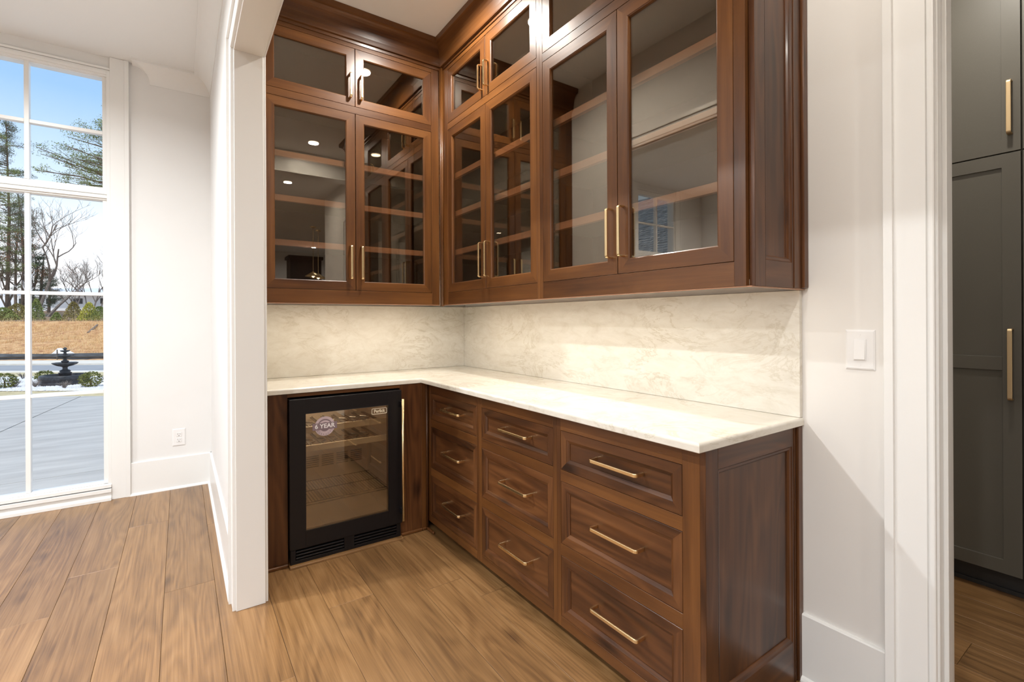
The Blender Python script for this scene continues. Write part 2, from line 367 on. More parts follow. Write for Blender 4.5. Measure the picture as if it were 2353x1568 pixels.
LWO = [(-5.5, -4.595), (-4.25, -3.345), (-3.0, -2.095), (-1.75, -.845)]
wl = []; ys_ = [-12.2]
for a_, b_ in LWO: ys_ += [a_, b_]; wl += [((-5.975, a_, -.2), (-5.84, b_, WZ0)), ((-5.975, a_, WZ1), (-5.84, b_, FZ))]
ys_.append(1.285)
for i in range(0, len(ys_), 2): wl.append(((-5.975, ys_[i], -.2), (-5.84, ys_[i+1], FZ)))
struct(B('wall_left', 'wall2', wl, c=0))
struct(B('wall_hall', 'wall', [((1.95, -4.9, -.2), (2.05, -1.8, CE)), ((.14, -1.9, -.2), (1.95, -1.8, CE)), ((.14, -4.9, -.2), (1.95, -4.8, CE))], c=0))
struct(B('wall_rear', 'wall2', [((-6, -12.3, -.2), (3.6, -12.2, FZ+.1)), ((3.5, -12.2, -.2), (3.6, -5.2, CE)), ((2.05, -5.2, -.2), (3.6, -5.1, CE))], c=0))
# header beam across the pantry, seen mirrored in the glass doors
struct(B('trim_1', 'trim', [((PX1, -3.32, 3.03), (0, -3.14, CE))]))

def casing(axis_pts, out, w=.1, th=.02, flip=1, name='trim_2', parent=None):
    """casing swept along an inverted U path; out = outward wall normal"""
    prof = []
    for t, h in ((0, 0), (0, th*.75), (.003, th*.85), (.010, th*.85), (.012, th*.45), (.018, th*.45), (.020, th*.8), (w-.027, th*.8), (w-.026, th*1.3), (w-.002, th*1.3), (w, th*1.1), (w, 0)):
        prof.append((h, flip*t))
    b = MB(); b.sweep(axis_pts, prof, out); return b.build(name, 'trim', parent)
# --- pantry opening: jamb lining and casings on both sides
jx0, jx1 = PX0-.004, PX1+.004
op = struct(B('trim_2', 'trim', [((jx0, OY-.018, 0), (jx1, OY, HZ)), ((jx0, OY2+.018, HZ-.018), (jx1, OY-.018, HZ)), ((jx0, OY2, 0), (jx1, OY2+.018, HZ))]))
o_ = casing([(PX0, OY-.006, 0), (PX0, OY-.006, HZ-.006), (PX0, OY2+.006, HZ-.006), (PX0, OY2+.006, 0)], (-1, 0, 0), .10, .022, flip=-1, name='casing', parent=op)
o_ = casing([(PX1, OY-.006, 0), (PX1, OY-.006, HZ-.006), (PX1, OY2+.006, HZ-.006), (PX1, OY2+.006, 0)], (1, 0, 0), .10, .020, flip=1, name='casing', parent=op)
# --- right opening
op2 = struct(B('trim_3', 'trim', [((-.002, RO-.010, 0), (.142, RO, 2.62)), ((.035, RO-.022, 0), (.075, RO-.010, 2.60)), ((-.002, RO2, 2.604), (.142, RO-.010, 2.62)), ((-.002, RO2, 0), (.142, RO2+.016, 2.604))]))
casing([(0, RO-.004, 0), (0, RO-.004, 2.612), (0, RO2+.006, 2.612), (0, RO2+.006, 0)], (-1, 0, 0), 0.127, .022, flip=-1, name='casing', parent=op2)
casing([(.14, RO-.004, 0), (.14, RO-.004, 2.612), (.14, RO2+.006, 2.612), (.14, RO2+.006, 0)], (1, 0, 0), 0.127, .022, flip=1, name='casing', parent=op2)
# --- baseboards
def base(name, a_, b_, nrm, h=.255, m='trim'):
    prof = [(0, 0), (.016, 0), (.016, h-.012), (.010, h), (0, h)]
    n = Vector(nrm); b = MB(); A, Bv = Vector(a_), Vector(b_); t = (Bv-A).normalized(); base_ = len(b.v)
    sh = [(0, 0), (.030, 0), (.029, .007), (.024, .014), (.016, .018), (.016, h-.004), (.012, h), (0, h)]
    for P in (A, Bv):
        for (d, z) in sh: b.v.append(tuple(P+n*d+Vector((0, 0, z))))
    k = len(sh)
    for i in range(k): j = (i+1) % k; b.face([i, j, k+j, k+i])
    b.face(list(range(k))); b.face(list(range(k, 2*k))[::-1])
    return struct(b.build(name, m))
base('baseboard_front', (-2.222, 1.285, 0), (-1.69, 1.285, 0), (0, -1, 0), .252)
base('baseboard_partition', (-1.69, 1.285, 0), (-1.69, OY+.094, 0), (-1, 0, 0), .252)
base('baseboard_right', (0, -2.552, 0), (0, RO+.124, 0), (-1, 0, 0), .245)
base('baseboard_middle', (-4.15, 1.285, 0), (-3.35, 1.285, 0), (0, -1, 0), .252)
base('baseboard_left', (-5.84, -12.2, 0), (-5.84, -5.62, 0), (1, 0, 0), .252)
base('baseboard_hall', (.14, -1.9, 0), (1.4, -1.9, 0), (0, -1, 0), .252)
# --- plaster cove in the foyer
def cove(name, pts, n, left_end):
    sh = [(0, -.137), (.005, -.137)] + [(.005+.10*(1-math.cos(math.pi/2*u/14)), -.133+.115*math.sin(math.pi/2*u/14)) for u in range(15)] + [(.112, -.018), (.112, 0), (0, 0)]
    b = MB()
    for P, mi in pts:
        for (d, z) in sh: b.v.append(tuple(Vector(P)+Vector(n)*d+Vector(mi)*d+Vector((0, 0, z))))
    k = len(sh)
    for s_ in range(len(pts)-1):
        for i in range(k): j = (i+1) % k; b.face([s_*k+i, s_*k+j, (s_+1)*k+j, (s_+1)*k+i])
    b.face(list(range(k)))
    return struct(b.build(name, 'ceil'))
cove('trim_4', [((-2.085, 1.2848, FZ), (-1, 1, 0)), ((-2.085, 1.2848, FZ), (-1, 0, 0)), ((PX0, 1.285, FZ), (-1, 0, 0))], (0, -1, 0), True)
cove('trim_5', [((PX0, 1.285, FZ), (0, -1, 0)), ((PX0, -9, FZ), (0, 0, 0))], (-1, 0, 0), True)

# ------------------------------------------------------------------ windows
def window(name, x0, x1):
    f = .02; yo = 1.285
    root = struct(B(name, 'trim', [((x0, 1.262, WZ0+.01), (x0+f, 1.42, WZ1)), ((x1-f, 1.262, WZ0+.01), (x1, 1.42, WZ1)), ((x0+f, 1.262, WZ1-.022), (x1-f, 1.42, WZ1)), ((x0+f, 1.262, WZ0+.01), (x1-f, 1.42, WZ0+.035))]))
    gx0, gx1 = x0+f, x1-f; tops = [(.135, 2.245, (.815, 1.545)), (2.343, 3.172, (2.755,))]
    xm = (gx0+gx1)/2
    # heavy middle rail with stepped moulding, head steps, stool
    B('rail', 'trim', [((gx0, 1.275, 2.25), (gx1, 1.37, 2.338)), ((gx0, 1.262, 2.262), (gx1, 1.275, 2.285)), ((gx0, 1.267, 2.292), (gx1, 1.275, 2.302))], root)
    B('head_moulding', 'trim', [((x0, 1.268, WZ1-.006), (x1, 1.284, WZ1+.012)), ((x0-.0, 1.262, WZ1+.014), (x1, 1.284, WZ1+.03)), ((x0, 1.272, 3.178), (x1, 1.30, 3.194))], root)
    for z0, z1, mz in tops:
        sash = B('sash', 'trim', [((gx0, 1.285, z0-.012), (gx0+.026, 1.335, z1+.012)), ((gx1-.026, 1.285, z0-.012), (gx1, 1.335, z1+.012)), ((gx0+.026, 1.285, z1), (gx1-.026, 1.335, z1+.012)), ((gx0+.026, 1.285, z0-.014), (gx1-.026, 1.335, z0+.002))], root)
        zs = [z0]+list(mz)+[z1]
        bars = [((xm-.013, 1.282, z0+.002), (xm+.013, 1.335, z1))]
        for z in mz: bars += [((gx0+.026, 1.284, z-.012), (xm-.013, 1.333, z+.012)), ((xm+.013, 1.284, z-.012), (gx1-.026, 1.333, z+.012))]
        B('muntin', 'trim', bars, sash)
        for i in range(len(zs)-1):
            for a_, b_ in ((gx0+.02, xm-.002), (xm+.002, gx1-.02)):
                q = MB(); q.box((a_, 1.307, zs[i]-.001+.002), (b_, 1.311, zs[i+1]-.001), 0); q.build('pane', 'wpane', sash)
    # casings down to the floor, stool and apron
    B('casing', 'trim', [((x1, 1.262, 0), (x1+.085, 1.2845, FZ-.002)), ((x1+.085, 1.256, 0), (x1+.112, 1.2845, FZ-.002))], root)
    B('casing', 'trim', [((x0-.085, 1.262, 0), (x0, 1.2845, FZ-.002)), ((x0-.112, 1.256, 0), (x0-.085, 1.2845, FZ-.002))], root)
    B('sill', 'trim', [((x0, 1.242, .062), (x1, 1.285, .088)), ((x0, 1.250, .095), (x1, 1.29, .118)), ((x0, 1.256, .022), (x1, 1.284, .062)), ((x0, 1.238, 0), (x1, 1.284, .022))], root)
    return root
window('window_1', *WO[0]); window('window_2', *WO[1])
for i, (a_, b_) in enumerate(LWO):      # unseen side windows, added to let more daylight into the foyer
    w_ = window('window_%d' % (i+3), a_, b_); w_.location.x = -5.84+1.285; w_.rotation_euler.z = math.pi/2

# ------------------------------------------------------------------ hardware
def arc_path(L, d, r=.010, n=5):
    """bar pull in local x (length) / -y (projection)"""
    pts = [(-L/2, 0, 0), (-L/2, -d+r, 0)]
    for i in range(1, n): t_ = math.pi/2*i/n; pts.append((-L/2+r-r*math.cos(t_), -d+r-r*math.sin(t_), 0))
    pts.append((-L/2+r, -d, 0)); pts.append((L/2-r, -d, 0))
    for i in range(1, n): t_ = math.pi/2*i/n; pts.append((L/2-r+r*math.sin(t_), -d+r-r*math.cos(t_), 0))
    pts += [(L/2, -d+r, 0), (L/2, 0, 0)]
    return pts
def rrect(w, h, r):
    P = []
    for cx, cy, a0 in ((w/2-r, h/2-r, 0), (-w/2+r, h/2-r, 90), (-w/2+r, -h/2+r, 180), (w/2-r, -h/2+r, 270)):
        for t_ in (0, 45, 90): a_ = math.radians(a0+t_); P.append((cx+r*math.cos(a_), cy+r*math.sin(a_)))
    return P
HM = {}
def handle(parent, L, loc, vertical, m='brass', w=.014, th=.008, d=.034, name='handle'):
    key = (L, vertical, m)
    if key not in HM:
        pts = arc_path(L, d); b = MB()
        if vertical: pts = [(0, p[1], p[0]) for p in pts]; nr = (1, 0, 0)
        else: nr = (0, 0, 1)
        b.sweep(pts, rrect(w, th, .0025), nr)
        o = b.build(name, m, parent); HM[key] = o.data
    else: o = bpy.data.objects.new(name, HM[key]); COL.objects.link(o); o.parent = parent
    o.location = loc; return o

# local frame of a cabinet: x to the right seen from the front, y into the cabinet, z up
DP = [(0, .019), (0, .0012), (.0012, 0), (.052, 0), (.053, .0015), (.0565, .004), (.0575, .010), (.0575, .019)]     # glass door frame section
DRW = [(0, .019), (0, .0012), (.0012, 0), (.034, 0), (.0345, .0015), (.038, .0035), (.047, .008), (.0475, .011)]    # drawer front section
def glass_door(root, u0, u1, z0, z1, hside, hz, hl, w=None):
    g = .0018; sc = 1
    P = DP if not w else [(t*w/.0575 if t > .01 else t, h) for t, h in DP]
    b = MB(); b.ring(u0+g, u1-g, z0+g, z1-g, P); d = b.build('door', 'wood', root)
    iw = P[-1][0]
    q = MB(); q.box((u0+g+iw-.004, .012, z0+g+iw-.004), (u1-g-iw+.004, .0155, z1-g-iw+.004), 0); q.build('glass_pane', 'pane', d)
    hx = u1-.034 if hside > 0 else u0+.034
    handle(d, hl, (hx, 0, hz), True)
    return d
def face_frame(root, boxes, name='face_frame'): return B(name, 'wood', [((a_, 0, c_), (b_, .020, d_)) for a_, b_, c_, d_ in boxes], root, c=.0006)
SHZ = (2.35, 2.087, 1.822)
SEC = 'cabinets'
def upper(root, u0, u1, depth, doors, zb, fr, hinge=True, sh_pad=.012):
    """carcass + shelves between u0..u1; local z measured from zb"""
    t = .018
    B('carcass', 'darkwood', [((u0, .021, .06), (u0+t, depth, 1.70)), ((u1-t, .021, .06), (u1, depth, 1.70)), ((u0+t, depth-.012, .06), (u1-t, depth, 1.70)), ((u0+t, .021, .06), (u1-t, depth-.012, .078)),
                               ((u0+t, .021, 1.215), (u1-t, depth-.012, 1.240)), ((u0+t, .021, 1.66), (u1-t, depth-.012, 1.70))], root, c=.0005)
    for z in SHZ:
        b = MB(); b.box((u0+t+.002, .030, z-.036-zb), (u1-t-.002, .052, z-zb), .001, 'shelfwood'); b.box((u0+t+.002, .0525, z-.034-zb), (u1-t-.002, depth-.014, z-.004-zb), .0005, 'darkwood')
        b.build('shelf', 'shelfwood', root)
ZB = 1.445
z_l0, z_l1, z_t0, z_t1, z_top = 1.528-ZB, 2.657-ZB, 2.701-ZB, 3.073-ZB, 3.125-ZB
# back upper cabinet : local x = world x
UY = -.3347; ux0 = PX1+.002; xr_in = -.3687
ub = empty('glass_door_cabinet', (ux0, UY, ZB)); X = lambda w_: w_-ux0
tag(ub, 'brown stained wall cabinet with glass doors hung above the wine fridge', 'cabinet')
face_frame(ub, [(0, X(-1.503), 0, z_top), (X(-.4486), X(-.3905), 0, z_top), (X(-1.503), X(-.4486), 0, z_l0), (X(-1.503), X(-.4486), z_l1, z_t0), (X(-1.503), X(-.4486), z_t1, z_top)])
xs0 = -.977
for a_, b_, hs in ((-1.503, xs0, 1), (xs0, -.4486, -1)):
    glass_door(ub, X(a_), X(b_), z_l0, z_l1, hs, 1.706-ZB, .208)
    glass_door(ub, X(a_), X(b_), z_t0, z_t1, hs, 2.823-ZB, .148)
upper(ub, X(-1.52), X(-.43), .325, None, ZB, None)
B('light_rail', 'shelfwood', [((0, .0, -.004), (X(-.3905), .016, -.0005))], ub)
B('bottom_panel', 'wood', [((0, .022, .022), (X(-.3905), .33, .045))], ub)
b = MB(); b.tube([(X(-.380), -.006, -.01), (X(-.380), -.006, z_top)], .0095, 12); b.build('corner_bead', 'wood', ub, smooth=True)
# right upper cabinets: local x -> world -y
UX = -.3687
def rup(name, y0, y1, doors, label, s0, s1, split):
    r_ = empty(name, (UX, y0, ZB), -math.pi/2); Y = lambda w_: y0-w_
    tag(r_, label, 'cabinet')
    bx = [(0, Y(s0), 0, z_top), (Y(s1), Y(y1), 0, z_top), (Y(s0), Y(s1), 0, z_l0), (Y(s0), Y(s1), z_l1, z_t0), (Y(s0), Y(s1), z_t1, z_top)]
    face_frame(r_, bx)
    for a_, b_, hs in ((s0, split, 1), (split, s1, -1)):
        glass_door(r_, Y(a_), Y(b_), z_l0, z_l1, hs, 1.706-ZB, .208, .062)
        glass_door(r_, Y(a_), Y(b_), z_t0, z_t1, hs, 2.823-ZB, .148, .062)
    upper(r_, max(.004, Y(s0)-.016), min(Y(y1)-.02, Y(s1)+.016), .362, None, ZB, None)
    B('light_rail', 'shelfwood', [((0, 0, -.004), (Y(y1), .016, -.0005))], r_)
    B('bottom_panel', 'wood', [((0, .022, .022), (Y(y1), .36, .045))], r_)
    return r_
u1 = rup('glass_door_cabinet', UY-.021, -1.4612, None, 'brown stained wall cabinet with two narrow glass doors nearest the inside corner', -.4264, -1.4371, -.9262)
b = MB(); b.tube([(-.002, -.006, -.01), (-.002, -.006, z_top)], .0095, 12); b.build('corner_bead', 'wood', u1, smooth=True)
u2 = rup('glass_door_cabinet', -1.4617, -2.5576, None, 'brown stained wall cabinet with two glass doors at the open end near the light switch', -1.4854, -2.5167, -1.9948)
# end panel of the uppers: faces -y, so world axes (child of u2 with inverse rotation handled by local coords)
def endpanel(root, x0, x1, ypl, z0, z1, mx0, mx1, mz0, mz1, origin, rz, name='end_panel'):
    """recessed frame panel on a plane y=ypl facing -y, given in world coords, parented to a rotated root"""
    b = MB()
    c3 = mx1
    b.box((x0, ypl, z0), (mx0, ypl+.02, z1), .0012); b.box((mx1, ypl, z0), (x1, ypl+.02, z1), .0012)
    b.box((mx0, ypl, z0), (mx1, ypl+.02, mz0), .0006); b.box((mx0, ypl, mz1), (mx1, ypl+.02, z1), .0006)
    b.ring(mx0, mx1, mz0, mz1, [(0, 0), (.004, .003), (.012, .005), (.018, .010), (.0185, .013)], fill='z', y=ypl)
    b.box((mx1+.012, ypl-.003, z0+.001), (mx1+.018, ypl+.001, z1), .001); b.box((x1-.034, ypl-.010, z0+.001), (x1-.001, ypl+.002, z1), .003)
    inv = Matrix.Translation(origin) @ Matrix.Rotation(rz, 4, 'Z'); inv.invert()
    b.v = [tuple(inv @ Vector(v)) for v in b.v]
    return b.build(name, 'panelwood', root)
endpanel(u2, -.350, -.001, -2.5785, 1.445, 3.125, -.285, -.105, 1.535, 3.06, (UX, -1.4617, ZB), -math.pi/2)
B('light_rail', 'shelfwood', [((1.0965, 0, -.004), (1.1165, .36, -.0005))], u2)
# crown moulding
sh = [(0, 3.100), (-.006, 3.100), (-.008, 3.116), (-.022, 3.118), (-.024, 3.126)] + [(-.024-.054*(1-math.cos(math.pi/2*i/8)), 3.126+.118*math.sin(math.pi/2*i/8)) for i in range(1, 9)] + [(-.084, 3.246), (-.086, CE-.001), (.01, CE-.001), (.01, 3.127), (.0, 3.127)]
b = MB(); pts = []
for k, (px, py, sx_, sy_) in enumerate(((PX1+.003, UY, 0, 1), (UX, UY, 1, 1), (UX, -2.5785, 1, 1), (-.002, -2.5785, 0, 1))):
    for (d, z) in sh: b.v.append((px+(d if k in (1, 2) else 0), py+d, z))
k = len(sh); L = 0
for s_ in range(3):
    for i in range(k):
        j = (i+1) % k
        ln = [1.2, 2.24, .37][s_]; b.face([s_*k+i, s_*k+j, (s_+1)*k+j, (s_+1)*k+i], [(s_*3, i*.02), (s_*3, (i+1)*.02), (s_*3+ln, (i+1)*.02), (s_*3+ln, i*.02)])
b.face(list(range(k))); b.face(list(range(3*k, 4*k))[::-1])
cm = b.build('crown_moulding', 'wood'); tag(cm, 'brown stained crown moulding running along the top of the wall cabinets under the ceiling', 'moulding')

# ------------------------------------------------------------------ stone
CT, CB = .969, .939
def prism_round(poly, z0, z1, r, m, name, round_edges):
    """flat slab; poly ccw; edges flagged get an eased profile"""
    b = MB(); n = len(poly); P = [Vector((*p, 0)) for p in poly]
    offs = [(0, 0, z0), (0, 0, z1)]
    prof = [(0, z0+.002), (0, z1-r)]+[(r*(1-math.cos(math.pi/2*i/5)), z1-r+r*math.sin(math.pi/2*i/5)) for i in range(1, 6)]
    prof = [(.002, z0)]+prof
    def inset(i, t_):
        p0, p1, p2 = P[i-1], P[i], P[(i+1) % n]; d1 = (p1-p0).normalized(); d2 = (p2-p1).normalized()
        n1 = Vector((-d1.y, d1.x, 0)); n2 = Vector((-d2.y, d2.x, 0)); t1 = t_ if round_edges[i-1] else 0; t2 = t_ if round_edges[i] else 0
        return p1+n1*t1+n2*t2
    for (t_, z) in prof:
        for i in range(n): q = inset(i, t_); b.v.append((q.x, q.y, z))
    for k in range(len(prof)-1):
        for i in range(n): j = (i+1) % n; b.face([k*n+i, k*n+j, (k+1)*n+j, (k+1)*n+i])
    b.face(list(range(n))[::-1]); b.face([(len(prof)-1)*n+i for i in range(n)])
    return b.build(name, m)
ct = prism_round([(PX1+.001, -.585), (-.6467, -.585), (-.6467, -2.5695), (-.001, -2.5695), (-.001, -.001), (PX1+.001, -.001)], CB, CT, .010, 'marble', 'worktop', [1, 1, 1, 0, 0, 0])
tag(ct, 'L-shaped cream veined stone worktop on the brown base cabinets', 'worktop')
s1 = B('backsplash', 'marble', [((PX1+.001, -.021, CT+.0006), (-.0215, -.001, ZB-.004))]); tag(s1, 'cream stone backsplash slab on the wall above the wine fridge', 'backsplash')
s2 = B('backsplash', 'marble', [((-.021, -2.565, CT+.0006), (-.001, -.001, 1.4405))]); tag(s2, 'long cream veined stone backsplash slab above the drawer cabinets', 'backsplash')

# ------------------------------------------------------------------ drawer cabinets (face at x = BX)
BX, BY = -.596, -.5755
Q = [(.710, .875), (.402, .663), (.098, .353)]
def drawers(y0, y1, d0, d1, label, first=False, last=False):
    r_ = empty('drawer_cabinet', (BX, y0, 0), -math.pi/2); Y = lambda w_: y0-w_; tag(r_, label, 'cabinet')
    bx = [(0, Y(d0), .055, CB-.001), (Y(d1), Y(y1), .055, CB-.001), (Y(d0), Y(d1), .875, CB-.001), (Y(d0), Y(d1), .663, .710), (Y(d0), Y(d1), .353, .402), (Y(d0), Y(d1), .055, .098)]
    face_frame(r_, bx)
    B('carcass', 'darkwood', [((.0 if not first else .04, .021, .08), (Y(y1)-(.022 if last else .0005), .57, CB-.002))], r_)
    B('toe_kick', 'wood', [((0, .075, 0), (Y(y1)-(.0 if not last else .02), .095, .079))], r_)
    for (z0, z1) in Q:
        g = .0018; b = MB(); b.ring(Y(d0)+g, Y(d1)-g, z0+g, z1-g, DRW, fill='x')
        d = b.build('drawer', 'panelwood', r_)
        handle(d, .226, ((Y(d0)+Y(d1))/2+.018, .010, (z0+z1)/2+.008), False, d=.040)
    return r_
drawers(BY-.001, -1.2176, -.6178, -1.1919, 'brown three-drawer base cabinet beside the wine fridge corner', first=True)
drawers(-1.2181, -1.8582, -1.2432, -1.8338, 'brown three-drawer base cabinet in the middle of the run')
b3 = drawers(-1.8587, -2.536, -1.8826, -2.474, 'brown three-drawer base cabinet at the open end below the light switch side', last=True)
endpanel(b3, BX+.0005, -.002, -2.5555, 0.0, CB-.001, -.530, -.062, .150, .868, (BX, -1.8587, 0), -math.pi/2)
# corner post with bead and shoe mouldings
cp = B('corner_post', 'wood', [((-.640, BY, 0), (-.5965, BY+.03, CB-.001))]); tag(cp, 'narrow brown corner post between the wine fridge surround and the drawers', 'post')
b = MB(); b.tube([(-.606, BY-.008, .018), (-.606, BY-.008, CB-.001)], .008, 12); b.build('corner_bead', 'wood', cp, smooth=True)
B('shoe_moulding', 'wood', [((-.612, BY-.10, 0), (-.5975, BY-.001, .016)), ((-.640, BY-.014, 0), (-.612, BY-.001, .016))], cp, c=.005)
# fridge surround
sr = empty('fridge_surround', (-1.42, BY, 0)); tag(sr, 'brown stained wood frame around the black wine fridge', 'cabinet')
def sb(n, q, m='wood', c=.001): return B(n, m, [((a_[0]+1.42, a_[1]-BY, a_[2]), (b_[0]+1.42, b_[1]-BY, b_[2])) for a_, b_ in q], sr, c)
sb('stile', [((PX1+.001, BY, 0), (-1.4235, BY+.02, CB-.001))], 'panelwood'); sb('stile', [((-.7835, BY, 0), (-.6405, BY+.02, CB-.001))], 'panelwood')
sb('top_rail', [((-1.4235, BY, .918), (-.7835, BY+.02, CB-.001))])
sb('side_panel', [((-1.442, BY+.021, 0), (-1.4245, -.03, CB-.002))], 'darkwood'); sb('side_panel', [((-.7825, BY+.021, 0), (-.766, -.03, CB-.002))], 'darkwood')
sb('shoe_moulding', [((PX1+.001, BY-.015, 0), (-1.4235, BY-.0005, .018))], c=.006); sb('shoe_moulding', [((-.7835, BY-.015, 0), (-.6405, BY-.0005, .018))], c=.006)
th_ = B('threshold_strip', 'oak', [((-1.4225, -.628, .0005), (-.7845, -.50, .012))]); tag(th_, 'flat wood strip on the floor under the front of the wine fridge', 'strip')

# ------------------------------------------------------------------ wine fridge
FX0, FX1, FY = -1.4195, -.7875, -.612
wf = empty('wine_fridge', (FX0, FY, 0)); tag(wf, 'black undercounter wine fridge with a glass door and brass bar handle', 'fridge')
def fb(n, m, q, c=.0012, p=None): return B(n, m, [((a_[0]-FX0, a_[1]-FY, a_[2]), (b_[0]-FX0, b_[1]-FY, b_[2])) for a_, b_ in q], p or wf, c)
fb('cabinet_body', 'black', [((FX0+.004, FY+.045, .095), (FX0+.03, -.04, .905)), ((FX1-.03, FY+.045, .095), (FX1-.004, -.04, .905)), ((FX0+.03, FY+.045, .86), (FX1-.03, -.04, .905)), ((FX0+.004, -.06, .015), (FX1-.004, -.04, .095))])
fb('liner', 'steel', [((FX0+.031, FY+.05, .12), (FX0+.045, -.08, .858)), ((FX1-.045, FY+.05, .12), (FX1-.031, -.08, .858)), ((FX0+.045, -.094, .12), (FX1-.045, -.08, .858)), ((FX0+.045, FY+.05, .12), (FX1-.045, -.094, .15))])
gx0, gx1, gz0, gz1 = -1.340-FX0, -.869-FX0, .182, .828
b = MB(); 
w_, h_ = FX1-FX0, 0
outer = (0, w_, .098, .909)
# door frame as four boards with stepped inner edge
for q in (((0, 0, .098), (gx0, .042, .909)), ((gx1, 0, .098), (w_, .042, .909)), ((gx0, 0, .098), (gx1, .042, gz0)), ((gx0, 0, gz1), (gx1, .042, .909))): b.box(q[0], q[1], .0006)
dr = b.build('door', 'black', wf)
b = MB(); b.ring(gx0-.001, gx1+.001, gz0-.001, gz1+.001, [(0, -.0005), (.0035, -.0012), (.004, .006)]); b.build('glazing_trim', 'black', dr)
q = MB(); q.box((gx0, .005, gz0), (gx1, .009, gz1), 0); q.build('glass_pane', 'pane', dr)
b = MB(); hx = .6205; b.tube([(hx, -.052, .128), (hx, -.052, .862)], .0085, 16); hb = b.build('handle', 'brass', dr, smooth=True)
for z in (.180, .826): B('handle_mount', 'black', [((hx-.006, -.046, z-.018), (hx+.006, .001, z+.018))], dr, .002)
# grille
b = MB(); b.box((.004, .012, .012), (w_-.004, .040, .030), .001); b.box((.004, .012, .088), (w_-.004, .040, .0965), .001)
b.box((.004, .012, .030), (.030, .040, .088), .001); b.box((w_-.030, .012, .030), (w_-.004, .040, .088), .001); b.box((w_/2-.028, .006, .020), (w_/2+.028, .040, .0965), .001)
gr = b.build('vent_grille', 'black', wf)
for z in (.036, .053, .070):
    for a_, b_ in ((.031, w_/2-.029), (w_/2+.029, w_-.031)): B('slat', 'black', [((a_, .010, z), (b_, .034, z+.009))], gr, .002)
# interior racks
for zc in (.715, .608):
    rk = fb('rack', 'rackwood', [((FX0+.05, -.515, zc-.017), (FX1-.05, -.497, zc+.017))])
    b = MB()
    for k in range(8):
        x = FX0+.075+k*.066-FX0
        b.box((x, .118, zc-.010), (x+.020, .50, zc-.003), .001)
    b.build('slats', 'wire', rk)
    pts = []
    b = MB()
    for k in range(7):
        x = .085+k*.066; z = zc+.002
        b.tube([(x, .13, z), (x, .22, z), (x+.03, .25, z), (x+.03, .30, z), (x, .33, z), (x, .48, z)], .0045, 6)
    b.build('bottle_rests', 'wire', rk)
b = MB()
for k in range(33): x = .05+k*.0165; b.tube([(x, .10, .305), (x, .49, .305)], .0018, 5)
for y in (.10, .30, .49): b.tube([(.045, y, .302), (w_-.045, y, .302)], .0028, 6)
b.tube([(.045, .10, .288), (w_-.045, .10, .288)], .0028, 6); b.build('wire_shelf', 'wire', wf)
bx = []
for k in range(5):
    x0 = FX0+.095+k*.094
    for j in range(6): bx.append(((x0, -.0955, .378+j*.0135), (x0+.076, -.0945, .385+j*.0135)))
fb('air_vent', 'hole', bx, 0)
# sticker
def text_mesh(name, txt, size, m, parent, loc, bold=0.0, rot=(math.pi/2, 0, 0), shear=0, sx=1.0):
    c = bpy.data.curves.new(name, 'FONT'); c.body = txt; c.size = size; c.align_x = 'CENTER'; c.align_y = 'CENTER'; c.extrude = .0002; c.offset = bold; c.shear = shear; c.resolution_u = 3
    t_ = bpy.data.objects.new(name, c); COL.objects.link(t_); dg = bpy.context.evaluated_depsgraph_get(); dg.update()
    me = bpy.data.meshes.new_from_object(t_.evaluated_get(dg)); me.name = name; bpy.data.objects.remove(t_); me.materials.clear(); me.materials.append(M[m])
    o = bpy.data.objects.new(name, me); COL.objects.link(o); o.parent = parent; o.location = loc; o.rotation_euler = rot; o.scale = (sx, 1, 1); return o
def disc(b, cx, cz, y, r0, r1, n=40, m=None):
    for k in range(n):
        a0, a1 = 2*math.pi*k/n, 2*math.pi*(k+1)/n
        P = [(cx+r*math.cos(a_), y, cz+r*math.sin(a_)) for r, a_ in ((r0, a0), (r1, a0), (r1, a1), (r0, a1))]
        b.quad(*P, m) if r0 > 0 else b.tri(P[0], P[1], P[2], m)
sc_x, sc_z = .183, .7465
b = MB(); disc(b, sc_x, sc_z, .0042, .040, .054, m='stick2'); disc(b, sc_x, sc_z, .0043, 0, .040, m='stick'); disc(b, sc_x, sc_z-.004, .00415, .026, .036, m='stick2')
st = b.build('sticker', None, dr); st['label'] = 'round mauve warranty sticker with a banner reading 6 YEAR'
b = MB(); b.box((sc_x-.066, .0030, sc_z-.019), (sc_x+.066, .0040, sc_z+.019), .0004); bn = b.build('banner', 'stick', st)
text_mesh('lettering', '6 YEAR', .034, 'white', st, (sc_x, .0028, sc_z), .0006)
def arc_text(txt, r, a0, a1, size, flip):
    n = len(txt)
    for i, ch in enumerate(txt):
        a_ = a0+(a1-a0)*i/(n-1); x = sc_x+r*math.cos(a_); z = sc_z+r*math.sin(a_)
        t_ = text_mesh('letter', ch, size, 'stick', st, (x, .0038, z), .0001); t_.rotation_euler = (math.pi/2, -(a_+math.pi/2 if flip else a_-math.pi/2), 0)
arc_text('WARRANTY', .047, math.radians(213), math.radians(327), .0125, True)
# badge
bx_, bz_ = .4945, .796
b = MB(); rr = []
for cx, cz, a0 in ((.040, .011, 0), (-.040, .011, 90), (-.040, -.011, 180), (.040, -.011, 270)):
    for t_ in range(0, 91, 30): a_ = math.radians(a0+t_); rr.append((bx_+cx+.005*math.cos(a_), .003, bz_+cz+.005*math.sin(a_)))
b.sweep(rr, [(-.001, -.0013), (.001, -.0013), (.001, .0013), (-.001, .0013)], (0, 1, 0), closed=True); bd = b.build('badge', 'cream', dr); bd['label'] = 'small cream outlined maker badge'
text_mesh('lettering', 'Perlick', .026, 'cream', bd, (bx_, .0028, bz_), .0007, sx=.92)

